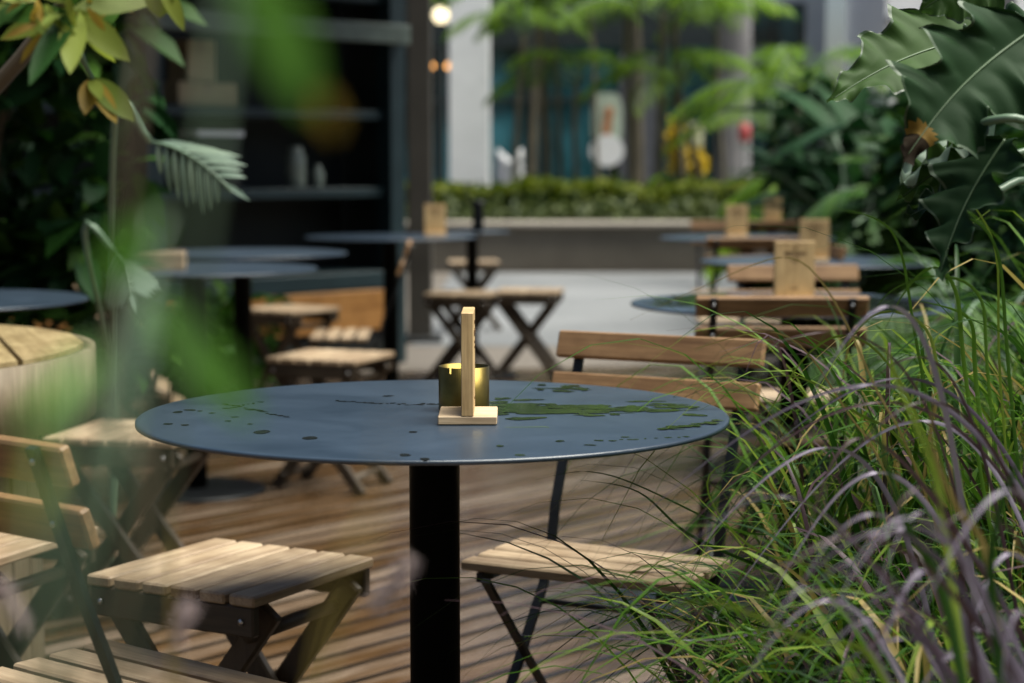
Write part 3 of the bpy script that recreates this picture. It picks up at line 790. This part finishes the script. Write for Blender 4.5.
cb2_ = thing('added_court_building', (0,-12,0), 0, 'unseen beige building added behind the viewer to shade and bounce light', 'building')  # unseen block, added to shade the terrace and bounce light forward
b = MB(); b.box((0,-2,4.5),(34,4,9)); b.build('wall', M['beige'], cb2_)
for i in range(8):
    w_ = MB(); x = -10.5+i*3
    for dx in (-.9,.9): w_.box((x+dx,.03,3.5),(.1,.1,5.0))
    for z in (1.05,3.5,5.95): w_.box((x,.03,z),(1.7,.1,.1))
    fr_ = w_.build('window', M['frame'], cb2_); p = MB(); p.box((x,.02,3.5),(1.69,.03,4.98)); p.build('pane', M['glass'], fr_)
def lamp(px, py, D, r, mt, lab):
    c = W(px,py,D); t = thing('pendant_lamp', (c.x,c.y,c.z), 0, lab, 'lamp')
    b = MB(); b.lathe([(0,-r),(r*.5,-r*.87),(r*.87,-r*.5),(r,0),(r*.87,r*.5),(r*.5,r*.87),(0,r)], n=20); b.build('globe', mt, t)
    b = MB(); b.tube([(0,0,r),(0,0,4.4-c.z)], .008, 6); b.lathe([(r*.35,r*.92),(r*.35,r*1.2),(0,r*1.25)], n=12); b.build('cord', M['black'], t)
lamp(441,15,26,.115,M['bulb'],'large cream globe lamp left of the white column')
lamp(449,66,26,.05,M['bulbo'],'small amber lamp touching the white column')
lamp(432,66,26.5,.035,M['bulbo'],'small amber lamp beside the brown column')

# ------------------------------------------------------------------ right hand planting
def shrub(name, c, rad, n, L, w, mats, lab, sd, stems=6, cat='shrub', grp=None, up=.5):
    rg = random.Random(sd); t = thing(name, (c[0],c[1],0), 0, lab, cat, grp)
    b = MB()
    lobes = [(V((rg.uniform(-.6,.6)*rad[0], rg.uniform(-.6,.6)*rad[1], c[2]+rg.uniform(-.6,.6)*rad[2])), rg.uniform(.35,.6)) for _ in range(9)]
    def fn():
        q, s_ = rg.choice(lobes); v = V((rg.gauss(0,1),rg.gauss(0,1),rg.gauss(0,1))).normalized()*rg.uniform(.5,1)**.5
        p = q + V((v.x*rad[0]*s_, v.y*rad[1]*s_, v.z*rad[2]*s_)); p.z = max(.05,p.z); return p
    leaves_in(b, n, fn, L, w, list(range(len(mats))), rg, up, 3); b.build('foliage', mats, t)
    b = MB()
    for i in range(stems):
        a = rg.uniform(0,6.28); b.tube(bez((rg.uniform(-.08,.08),rg.uniform(-.08,.08),0),(rg.uniform(-.1,.1),0,c[2]*.6),(math.cos(a)*rad[0]*.6,math.sin(a)*rad[1]*.6,c[2]+rad[2]*.3),6),[.012*(1-.1*j) for j in range(7)],6)
    b.build('stem', M['stemd'], t)
    return t
shrub('leafy_shrub',(2.05,7.4,.75),(.75,.6,.75),2600,.13,.05,[M['dkl'],M['mdl']],'dark leafy shrub behind the right row of chairs',21)
shrub('leafy_shrub',(1.75,5.4,.62),(.55,.5,.6),2400,.11,.04,[M['mdl'],M['dkl'],M['dkl']],'shrub behind the tall grass beside the wet green table',22)
shrub('leafy_shrub',(1.62,4.1,.5),(.55,.5,.55),2400,.10,.03,[M['mdl'],M['dkl'],M['fernl']],'shrub behind the grass under the lobed leaves',23)
shrub('leafy_shrub',(2.35,5.6,1.15),(.6,.6,.8),2200,.14,.05,[M['dkl']],'tall dark shrub at the right edge behind the big lobed leaves',24)
shrub('leafy_shrub',(2.25,11.6,.85),(.7,.6,.9),2200,.17,.06,[M['dkl']],'dark shrub at the end of the right row beside the hedge',25)
shrub('leafy_shrub',(3.9,10.5,1.1),(1.0,.7,1.1),2400,.2,.07,[M['dkl'],M['mdl']],'wide dark shrub behind the grey brown post',26)

def broadplant(px, D, z, n, L, w, mats, lab, sd, spread=1.0, name='broad_leaved_plant'):
    rg = random.Random(sd); t = thing(name, ((px-512)*D/F, D, 0), 0, lab, 'plant')
    b = MB(); st = MB()
    for i in range(n):
        az = i*2.39+rg.uniform(-.4,.4); el = rg.uniform(.1,1.3); top = V((math.cos(az)*spread*.25*rg.random(), math.sin(az)*spread*.25*rg.random(), z*rg.uniform(.55,1.05)))
        st.tube(bez((rg.uniform(-.04,.04),rg.uniform(-.04,.04),0),(0,0,top.z*.7),top,6), [.016,.015,.013,.012,.010,.008,.006], 6)
        d = V((math.cos(az)*math.cos(el)*spread, math.sin(az)*math.cos(el)*spread, math.sin(el)))
        b.leaf(top, d, V((0,0,1)) if el < 1 else V((-math.cos(az),-math.sin(az),.3)), L*rg.uniform(.75,1.2), w*rg.uniform(.8,1.1), rg.randrange(len(mats)), rg.uniform(.25,.6), .3, 8)
    st.build('stem', M['stem'], t); b.build('foliage', mats, t)
broadplant(850,9.8,1.15,20,.55,.17,[M['dkl']],'dark broad leaved plant under the pale building',31)
broadplant(872,9.2,1.18,14,.5,.16,[M['dkl']],'dark broad leaved plant behind the tip of the big lobed leaf',32)
broadplant(800,12.2,.95,16,.5,.15,[M['dkl'],M['mdl']],'dark plant right of the smallest table sign',33)

broadplant(548,20.4,.75,14,.35,.09,[M['mdl'],M['plf']],'low leafy plant behind the hedge below the slim palms',34)
broadplant(640,20.5,.8,14,.35,.09,[M['mdl'],M['plf']],'low leafy plant behind the hedge left of the yellow flowers',35)
def cycad(px, D, z, nf, L, lab, mat, sd, ll=.3, lw=.03, name='palm_shrub'):
    rg = random.Random(sd); t = thing(name, ((px-512)*D/F, D, 0), 0, lab, 'palm shrub', 'feathery palm shrubs at right')
    b = MB()
    for k in range(nf): frond(b, (0,0,z+rg.uniform(-.1,.05)), k*2.4+rg.uniform(-.3,.3), rg.uniform(.15,1.2), L*rg.uniform(.8,1.15), 26, ll, lw, rg.uniform(.8,1.4), rg=rg)
    b.build('crown', [mat, M['stem']], t)
    b = MB(); b.tube([(0,0,0),(.01,0,z*.5),(0,0,z)], [.07,.065,.05], 10); b.build('trunk', M['ptrunk'], t)
cycad(905,8.8,.75,15,.85,'feathery palm shrub left of the lobed leaves', M['mdl'], 41)
cycad(830,13.0,.7,14,1.1,'feathery palm shrub beyond the right row of tables', M['plf'], 42)
cycad(950,6.2,.60,15,.7,'feathery palm shrub drooping behind the grass', M['fernl'], 43, .26,.02)
cycad(1000,4.9,.55,14,.8,'feathery palm shrub at the right edge', M['fernl'], 44, .26,.02)

# planting bed soil
g = MB(); g.add([(.28,.4,.03),(4,.4,.03),(4,9.0,.03),(1.45,9.0,.03),(1.1,3.4,.03),(.42,2.6,.03)],[(0,1,2,3,4,5)]); tag(g.build('soil', M['soil']), kind='structure')

# ------------------------------------------------------------------ big lobed plant at right
PH = thing('lobed_philodendron', (1.05, 2.35, .03), 0, 'big plant with leathery lobed leaves, one tip yellow and shrivelled', 'plant')
PHO = V((1.05,2.35,.03))
def lobed(base, tip, w, nrm, mt, nl=4, depth=.35, ruff=.10, fold=.25, bend=.1, sd=0, dead=False, n=64, m=30, taper=.5):
    rg = random.Random(sd); base, tip = V(base), V(tip); d = tip-base; L = d.length; d.normalize()
    nrm = V(nrm); side = d.cross(nrm).normalized(); nrm = side.cross(d)
    b = MB(); vs = []; fs = []; phs = [rg.uniform(0,6.28) for _ in range(6)]
    def prof(t, sg):
        e = (math.sin(PI*min(1,(t*.93+.07))**.75))**.75
        lob = 1 - depth*(.5+.5*math.cos(2*PI*nl*t + (phs[0] if sg>0 else phs[1])))**1.3
        sm = 1 + .05*math.sin(23*t+phs[2+ (sg>0)]) + .035*math.sin(51*t+phs[4])
        if dead and t > .62: return w*max(.13, .80-2.9*(t-.62))*(1+.12*math.sin(70*t+2*sg))
        return w*e*lob*sm*(1-taper*t**1.4)
    for i in range(n+1):
        t = i/n; c = base + d*L*t - nrm*bend*L*(t*t) + side*.05*L*math.sin(PI*t)
        for j in range(m+1):
            s_ = -1+2*j/m; sg = 1 if s_ > 0 else -1; hw = prof(t, sg) if 0 < i < n else w*.02
            a = abs(s_)
            off = fold*a*hw + ruff*w*a**2.2*math.sin(2*PI*nl*1.0*t+phs[3]+(1.7 if sg>0 else 0)) + .045*w*a**3*math.sin(2*PI*nl*2.7*t+phs[5]) - .55*bend*hw*a*a
            off += .035*w*abs(math.sin(PI*(t*8.5 - .8*a*w/L)))*min(1,a*3)*(1-a*.5)
            sweep = -d*hw*.35*a + d*hw*.55*a*a
            vs.append(c + side*s_*hw + nrm*off + sweep)
    q = m+1
    for i in range(n):
        for j in range(m):
            b_ = i*q+j; tt = i/n; fs.append(((b_, b_+1, b_+q+1, b_+q), tt, abs(-1+2*(j+.5)/m)))
    for f, tt, a in fs:
        mi = 0
        if a > .93: mi = 4
        if dead and tt > .77 + .05*a: mi = 2
        if dead and tt > .83: mi = 3
        b.add([vs[k] for k in f], [(0,1,2,3)], mi, True)
    # weld
    b2 = MB(); b2.v = [tuple(v) for v in vs]; b2.f = [f for f,_,_ in fs]; b2.m = b.m; b2.sm = [True]*len(fs)
    mid = [V(vs[i*q+m//2]) + nrm*.0006 for i in range(n-2)]
    b2.tube(mid, [.0020*(1-.85*i/len(mid)) for i in range(len(mid))], 6, 1)
    b2.v = [tuple(V(v)-PHO) for v in b2.v]
    b2.build('leaf', [mt, M['rib'], M['deadleaf'], M['deadtip'], M['margin']], PH)
def stalk(pts, r=.0048):
    b = MB(); P = spline(pts, 5); b.tube([p-PHO for p in P], [r*(1.15-.4*i/(len(P)-1)) for i in range(len(P))], 9); b.build('leaf_stalk', M['stem'], PH)
lobed(W(992,34,2.34), W(830,94,2.22), .088, (-.1,-.80,.55), M['phil2'], 4, .34, .08, .22, .06, 1, taper=.65)
lobed(W(1035,28,2.14), W(905,160,2.04), .095, (-.30,-.95,-.10), M['phil'], 4, .46, .13, .18, .03, 2, True)
lobed(W(990,55,2.26), W(945,142,2.2), .050, (.2,-.95,.1), M['phil2'], 3, .25, .14, .25, .1, 3)
lobed(W(985,128,2.22), W(900,172,2.15), .050, (-.15,-.45,.85), M['paleleaf'], 4, .40, .30, .4, .12, 4)
lobed(W(1005,140,2.14), W(934,272,2.06), .075, (-.80,-.6,-.05), M['phil'], 4, .42, .12, .3, .06, 5, taper=.7)
lobed(W(990,150,2.18), W(899,192,2.15), .042, (0,-.75,.6), M['phil2'], 4, .45, .32, .4, .15, 6)
lobed(W(985,195,2.2), W(905,206,2.17), .034, (0,-.3,1), M['phil'], 3, .4, .28, .3, .15, 10)
lobed(W(1000,-25,2.2), W(920,10,2.2), .060, (0,-.95,.1), M['phil2'], 4, .25, .1, .2, .1, 7)
lobed(W(1055,15,2.25), W(950,36,2.28), .050, (0,-.3,1), M['phil'], 4, .35, .25, .2, .1, 8)
lobed(W(1050,55,2.3), W(985,92,2.35), .05, (0,-.95,.1), M['phil'], 3, .35, .25, .2, .1, 9)
hub = V((.98,2.36,.55))
for a in (([W(962,138,2.14),W(990,121,2.06),W(1035,126,2.06),W(1090,190,2.25),hub]),
          ([W(1005,50,2.16),W(1020,70,2.2),W(1045,100,2.22),W(1095,200,2.3),hub]),
          ([W(985,162,2.16),W(1005,158,2.18),W(1040,158,2.2),W(1095,240,2.3),hub]),
          ([W(968,197,2.14),W(995,192,2.16),W(1035,184,2.2),W(1090,260,2.3),hub]),
          ([W(990,50,2.12),W(1010,52,2.15),W(1050,60,2.2),W(1110,180,2.3),hub]),
          ([W(1000,-20,2.2),W(1040,-10,2.2),W(1100,120,2.3),hub])): stalk(a)
b = MB(); b.tube([(0,0,-.02),(-.02,0,.25),(hub-PHO)], [.035,.032,.025], 12); b.build('stem', M['stemd'], PH)

# ------------------------------------------------------------------ grasses
def tuft(mb, c, n, rg, hmin, hmax, lean, spread, w, mats, out=.5):
    for _ in range(n):
        a = rg.uniform(0,6.28); rr = rg.random()**.5*spread
        p0 = V((c[0]+math.cos(a)*rr, c[1]+math.sin(a)*rr, c[2]))
        h = rg.uniform(hmin,hmax); az = rg.uniform(0,6.28); o_ = out*h*rg.uniform(.4,1.2)
        dr_ = V((math.cos(az)*o_+lean[0]*h*rg.uniform(.3,1.3), math.sin(az)*o_*.8+lean[1]*h*rg.uniform(.3,1.2), 0))
        p1 = p0 + dr_*.15 + V((0,0,h*.62)); p2 = p0 + dr_*.62 + V((0,0,h*rg.uniform(1.0,1.15))); p3 = p0 + dr_*1.25 + V((0,0,h*rg.uniform(.45,1.02)))
        C = bez(p0,p1,p2,11,p3)
        sd = V((0,0,1)).cross(dr_); sd = sd.normalized()+V((rg.uniform(-.5,.5),rg.uniform(-.5,.5),0))
        mb.blade(C, w*rg.uniform(.55,1.25), rg.choice(mats), sd)
rg = random.Random(77)
GM = [M['g1'],M['g2'],M['g3'],M['g4'],M['pur'],M['pur2']]
gr = MB()
for c, n, h0, h1, lx in (((.62,2.75,.03),170,.55,.95,-.22),((.88,2.6,.03),170,.6,1.0,-.18),((.55,2.35,.03),150,.4,.75,-.22),((.80,2.25,.03),170,.5,.85,-.2),((1.05,3.0,.03),160,.6,1.02,-.15),((.78,3.25,.03),120,.5,.85,-.1),((1.2,3.6,.03),140,.6,1.05,-.1),((.95,2.15,.03),100,.5,.9,-.1),((.50,2.2,.03),150,.4,.68,-.38),((.46,2.40,.03),130,.35,.62,-.34),((.62,2.0,.03),150,.45,.7,-.3),((.80,1.95,.03),130,.45,.75,-.2)):
    tuft(gr, c, n, rg, h0, h1, (lx,-.06),   .17, .0125, [0,0,0,0,1,1,1,1,2,3,3,5], .36)
tag(gr.build('grass', GM), kind='stuff')

def grass_plant(name, lab, root, blades, mat, w, grp, extra=None):
    root = V(root); t = thing(name, root, 0, lab, 'grass plant', grp)
    b = MB()
    for pts, ww, mi in blades:
        if name == 'bladed_grass': ww *= .72
        C = smooth(spline(pts, 6)); b.blade([p-root for p in C], ww, mi, None)
    b.build('foliage', GM, t); return t
def pb_(root, D, *pp, w=.012, m=4, dd=0.0):
    """blade from the plant's root through photo positions at about depth D"""
    k = len(pp); return ([V(root)] + [W(x,y,D+dd*i/max(1,k-1)) for i,(x,y) in enumerate(pp)], w, m)
def smooth(C, k=6):
    for _ in range(k): C = [C[0]] + [(C[i-1]+C[i]*2+C[i+1])/4 for i in range(1,len(C)-1)] + [C[-1]]
    return C
def arc(root, D, ap, tip, w, m, rise=50):
    """blade that climbs from the plant's root to an apex and falls away to its tip"""
    root = V(root)+V((random.uniform(-.07,.22),random.uniform(-.08,.15),0)); A = W(ap[0],ap[1],D); T = W(tip[0],tip[1],D-.06*random.random())
    u = V((0,0,1))*(A-T).length
    C = bez(root, A+(A-T)*.55+u*.10, A+(A-T)*.12+u*.42, 16, T)
    return (C[::2], w, m)
r1 = (.52,1.50,.10)
B1 = [((1015,475),(915,625),.0085,4),((925,555),(868,690),.011,4),((978,615),(925,700),.010,4),((890,525),(735,665),.007,4),((875,500),(780,620),.006,4),
      ((850,530),(690,690),.006,5),((960,640),(895,740),.008,4),((1000,540),(960,690),.007,4),((930,470),(850,600),.006,5),((835,590),(730,700),.006,4),
      ((1010,590),(1000,720),.007,4),((905,600),(830,740),.007,5),((800,560),(640,680),.004,5)]
rq = random.Random(12)
for i in range(13):
    ax = rq.uniform(780,1000); ay = rq.uniform(480,640); B1.append(((ax,ay),(ax-rq.uniform(30,150),ay+rq.uniform(60,150)),rq.uniform(.003,.008),rq.choice([4,4,5])))
grass_plant('fountain_grass','near purple grass drooping across the lower right corner', r1, [arc(r1, 1.5+.12*((i*7)%5-2)/2, a_, t_, w_*.88, m_) for i,(a_,t_,w_,m_) in enumerate(B1)], 4, .012, 'purple fountain grass plants')
r2 = (.62,1.95,.10)
B2 = [((898,292),(795,425),.0075,4),((880,402),(620,535),.007,4),((835,452),(680,570),.007,4),((915,385),(735,480),.006,4),((845,425),(800,570),.006,5),((880,345),(690,385),.004,5),
      ((860,430),(590,640),.005,5),((905,440),(700,640),.006,4),((925,400),(780,560),.005,5),((870,470),(760,620),.007,4),((940,350),(850,400),.005,5)]
grass_plant('fountain_grass','purple grass with arching blades reaching over the chair backs', r2, [arc(r2, 1.95+.1*((i*5)%4-1.5), a_, t_, w_*.95, m_) for i,(a_,t_,w_,m_) in enumerate(B2)], 4, .011, 'purple fountain grass plants')
r3 = (.70,2.2,.06)
grass_plant('bladed_grass','sharp green grass blades arching left past the chair slats', r3, [
    pb_(r3,2.3,(930,420),(905,260),(880,220),(835,208),w=.006,m=0), pb_(r3,2.25,(970,420),(960,300),(935,265),(905,290),(885,330),w=.008,m=0),
    pb_(r3,2.2,(950,440),(930,330),(880,310),(850,340),(835,360),w=.006,m=3), pb_(r3,2.2,(900,500),(850,420),(790,330),(710,345),(690,350),w=.004,m=2),
    pb_(r3,2.0,(930,500),(880,400),(850,330),(800,255),(730,275),(630,320),w=.004,m=2), pb_(r3,2.2,(950,500),(880,350),(820,340),(770,410),(745,470),w=.005,m=3),
    pb_(r3,2.3,(1000,420),(1000,250),(960,190),(975,170),w=.005,m=3), pb_(r3,2.2,(990,420),(985,300),(940,275),(890,290),(870,320),w=.006,m=0),
    pb_(r3,2.4,(980,430),(975,330),(955,310),(915,300),w=.009,m=0), pb_(r3,2.25,(1010,400),(1000,250),(960,215),(930,240),w=.007,m=0),
    pb_(r3,2.3,(930,480),(860,420),(790,370),(700,410),w=.006,m=3), pb_(r3,2.3,(900,560),(760,540),(690,510),(600,470),(535,480),w=.005,m=1),
    pb_(r3,2.3,(880,640),(740,560),(680,530),(640,490),(580,480),w=.007,m=1), pb_(r3,2.1,(880,620),(760,640),(700,590),(640,560),(590,640),w=.005,m=0),
    pb_(r3,2.2,(900,620),(800,640),(690,600),(620,600),(560,690),w=.004,m=1), pb_(r3,2.2,(890,600),(760,600),(660,580),(600,650),w=.006,m=0),
    pb_(r3,2.25,(860,640),(740,640),(640,640),(520,635),w=.006,m=4), pb_(r3,2.15,(880,600),(760,560),(700,480),(760,450),w=.005,m=3)], 0, .007, 'green grass plants')
r4 = (.40,1.30,.20)
grass_plant('bladed_grass','broad blurred olive blades standing up in the near right grass', r4, [
    pb_(r4,1.45,(960,640),(910,540),(880,440),(850,370),w=.012,m=1), pb_(r4,1.5,(950,560),(930,460),(900,390),(880,330),w=.010,m=3),
    pb_(r4,1.5,(1000,600),(960,520),(930,440),(935,400),w=.009,m=2), pb_(r4,1.4,(1000,660),(990,560),(1010,480),(1040,430),w=.012,m=1),
    pb_(r4,1.45,(900,690),(820,650),(720,600),(660,610),w=.009,m=3)], 0, .01, 'green grass plants')

# ------------------------------------------------------------------ near left plants (out of focus)
fr0 = V((-.42,.62,.02))
fs_ = thing('near_shrub', fr0, 0, 'blurred green plant close to the camera at left with a brown stem', 'plant')
def npart(name, mb, mats): mb.v = [tuple(V(v)-fr0) for v in mb.v]; return mb.build(name, mats, fs_)
def nleaf(p0, p1, w, nrm, mi=0, bend=.1):
    b = MB(); d = p1-p0; b.leaf(p0, d, nrm, d.length, w, 0, bend, .2, 8); npart('leaf', b, [M['fgl'],M['yell'],M['ochre']][mi])
b = MB(); P = spline([fr0, W(85,760,.60), W(105,420,.60), W(128,180,.60), W(150,-40,.62), W(180,-200,.62)],5); b.tube(P, [.0014]*len(P), 8); npart('stem', b, M['stemd'])
NL = [(W(235,-70,.40), W(318,118,.42), .0125, 0), (W(322,95,.44), W(334,132,.44), .004, 2), (W(160,215,.50), W(95,290,.50), .012, 0),
      (W(150,300,.46), W(262,425,.47), .012, 0), (W(95,350,.40), W(25,430,.38), .006, 0), (W(50,450,.36), W(20,530,.35), .003, 1)]
for a_, b_, c_, m_ in NL: nleaf(a_, b_, c_, V((.15,-1,.35)), m_)
b = MB()
for a_, b_, c_, m_ in NL:
    if m_ == 2: continue
    b.tube(bez(fr0, V((a_.x*1.6-.02,.5,a_.z-.35)), a_, 10), .0012, 5)
npart('twig', b, M['stem'])
pr0 = V((-.20,1.0,.05))
pg = thing('fountain_grass', pr0, 0, 'pale blurred plume and blades in front of the left stool', 'grass plant', 'purple fountain grass plants')
b = MB()
def plume(pts, r):
    C = spline(pts,8)
    for i,p in enumerate(C):
        for _ in range(16):
            v = V((random.gauss(0,1),random.gauss(0,1),random.gauss(0,1))).normalized(); b.leaf(p, v, V((0,0,1)), r*uni(.6,1.2), r*.22, 0, .1,.1,2)
plume([W(408,560,.98),W(395,585,.98),W(375,605,.98)], .008)
plume([W(190,608,.95),W(180,622,.95),W(176,640,.95)], .007)
plume([W(0,585,.9),W(10,600,.9),W(22,625,.9)], .006)
b.v=[tuple(V(v)-pr0) for v in b.v]; b.build('plume', M['plume'], pg)
b = MB()
for a in ([pr0,W(300,690,.98),W(375,605,.98)],[pr0,W(180,720,.95),W(176,640,.95)],[pr0,W(60,760,.92),W(22,625,.9)],[pr0,W(300,760,.52),W(365,560,.50),W(390,385,.50)],[pr0,W(170,690,.9),W(172,560,.9),W(168,480,.9)]):
    C = smooth(spline(a,6)); b.blade([p-pr0 for p in C], .0022, 0)
b.build('foliage', [M['g3']], pg)

# branch with yellow green leaves, top left
br0 = V((-.95,2.0,.02))
bt = thing('leafy_sapling', br0, 0, 'sapling with drooping yellow green leaves in the top left corner', 'plant')
b = MB(); P = spline([br0, V((-.93,2.0,.7)), W(20,60,1.9), W(60,8,1.85), W(72,-20,1.8)],6); b.tube([p-br0 for p in P],[.011-.006*i/len(P) for i in range(len(P))],8); b.build('stem', M['stemd'], bt)
b = MB(); rg = random.Random(9)
hubp = W(75,12,1.8)
for px,py,w_,mi in ((128,58,.026,0),(70,62,.026,0),(28,70,.024,1),(112,72,.018,0),(-5,35,.024,0),(40,12,.016,0),(165,-10,.03,0),(132,115,.0,0)):
    if w_ == 0: continue
    q = W(px,py,1.8+rg.uniform(-.12,.1)); b.leaf(hubp-br0, q-hubp, V((rg.uniform(-.3,.3),-1,.5)), (q-hubp).length, w_, mi, .12,.25,7)
h2 = W(92,80,1.85)
for px,py,w_,mi in ((132,116,.026,0),(115,118,.018,2),(85,110,.02,2),(100,95,.014,0)):
    q = W(px,py,1.8); b.leaf(h2-br0, q-h2, V((.2,-1,.4)), (q-h2).length, w_, mi, .1,.25,7)
h3 = W(158,-25,1.8)
for px,py,w_,mi in ((160,18,.03,0),(185,30,.016,0),(140,-5,.02,0)):
    q = W(px,py,1.8); b.leaf(h3-br0, q-h3, V((.2,-1,.4)), (q-h3).length, w_, mi, .1,.25,7)
for i in range(16):
    q0 = hubp + V((rg.uniform(-.09,.03),rg.uniform(-.06,.12),rg.uniform(-.02,.05))); b.leaf(q0-br0, V((rg.uniform(-1,.6),rg.uniform(-.5,.5),rg.uniform(-1.2,.1))), V((rg.uniform(-.3,.3),-1,.5)), rg.uniform(.04,.075), rg.uniform(.016,.026), rg.choice([0,1,1]), .2,.25,6)
for i in range(26):
    q = hubp + V((rg.uniform(-.03,.03),rg.uniform(-.05,.05),rg.uniform(-.03,.02))); b.leaf(q-br0, V((rg.uniform(-1,1),rg.uniform(-1,1),rg.uniform(-1,.6))), V((0,-1,.3)), .035,.008, rg.choice([2,0]), .2,.2,3)
b.build('foliage', [M['yell'],M['mdl'],M['ochre']], bt)
b = MB(); b.tube([W(60,8,1.85)-br0,W(92,80,1.85)-br0],.003,6); b.tube([W(60,8,1.85)-br0,W(110,-30,1.8)-br0,h3-br0],.003,6); b.build('twig', M['stem'], bt)

# split leaf plant mid left
sp0 = V((-1.05,4.75,0)); sp = thing('split_leaf_plant', sp0, 0, 'plant with pale silvery split leaves before the kiosk shelves', 'plant')
def split_leaf(p0, p1, w, sd):
    b = MB(); rg = random.Random(sd); C = bez(p0, p0.lerp(p1,.5)+V((0,0,.05)), p1, 10); b.tube([c-sp0 for c in C],.004,6,1)
    side = (p1-p0).cross(V((0,1,0))).normalized()
    for i in range(8):
        c = C[1+i]; t = i/7
        for sg in (-1,1):
            d = side*sg*.9 + (p1-p0).normalized()*.75 + V((0,0,-.35)); b.leaf(c-sp0, d, V((.1,-.8,.6)), w*math.sin(PI*(.22+.6*t))*rg.uniform(.85,1.1), .015, 0, .3,.2,5)
    b.leaf(C[-2]-sp0, p1-p0, V((0,-1,.5)), w*.6,.014,0); b.build('leaf', [M['paleleaf'],M['stem']], sp)
split_leaf(W(150,142,4.4), W(232,192,4.3), .13, 1)
split_leaf(W(118,255,4.5), W(132,300,4.4), .11, 2)
b = MB()
for e in (W(150,142,4.4),W(118,255,4.5)): b.tube([p-sp0 for p in spline([sp0, sp0+V((.02,0,.5)), e+V((-.08,0,.06)), e],5)], .008, 7)
b.build('leaf_stalk', M['stem'], sp)
shrub('leafy_shrub',(-1.75,5.6,1.15),(.6,.5,1.0),2600,.16,.07,[M['dkl'],M['mdl']],'dark shrub in shade behind the drum table at left',51)
shrub('leafy_shrub',(-1.6,4.1+1.3,1.9),(.6,.5,.7),1500,.17,.07,[M['dkl'],M['mdl']],'dark foliage shrub high behind the yellow green sapling',52)
shrub('leafy_shrub',(-1.55,8.6,.28),(.5,.3,.28),1100,.10,.04,[M['mdl'],M['fernl']],'low green shrub under the dark tables at left',53)

# ------------------------------------------------------------------ light, camera
w = bpy.data.worlds.new('World'); S.world = w; w.use_nodes = True
nt = w.node_tree; bg = nt.nodes['Background']; sky = nt.nodes.new('ShaderNodeTexSky'); sky.sky_type = 'NISHITA'
sky.sun_disc = False; SE, SR = R(66), R(94)
sky.sun_elevation = SE; sky.sun_rotation = SR
nt.links.new(sky.outputs[0], bg.inputs[0]); sky.dust_density = 3.0; sky.air_density = 1.0; sky.ozone_density = 1.5; bg.inputs[1].default_value = .048
sl = bpy.data.lights.new('Sun','SUN'); sl.energy = 4.6; sl.angle = R(50); sl.color = (1,.985,.88)
so = bpy.data.objects.new('Sun', sl); COL.objects.link(so)
sd = V((math.sin(SR)*math.cos(SE), math.cos(SR)*math.cos(SE), math.sin(SE)))
so.rotation_euler = (-sd).to_track_quat('-Z','Y').to_euler(); so.location = (0,0,12)

cam = bpy.data.cameras.new('Camera'); co = bpy.data.objects.new('Camera', cam); COL.objects.link(co); S.camera = co
cam.sensor_width = 36; cam.lens = F/1024*36; cam.clip_start = .05; cam.clip_end = 500
co.location = (0,0,CZ); co.rotation_euler = (PI/2-PIT, 0, 0)
cam.dof.use_dof = True; cam.dof.focus_distance = 2.42; cam.dof.aperture_fstop = 3.6; cam.dof.aperture_blades = 7
S.view_settings.view_transform = 'Standard'; S.view_settings.look = 'None'; S.view_settings.gamma = 1
S.view_settings.exposure = 1.02
S.cycles.use_denoising = True
S.cycles.max_bounces = 6; S.cycles.transparent_max_bounces = 6
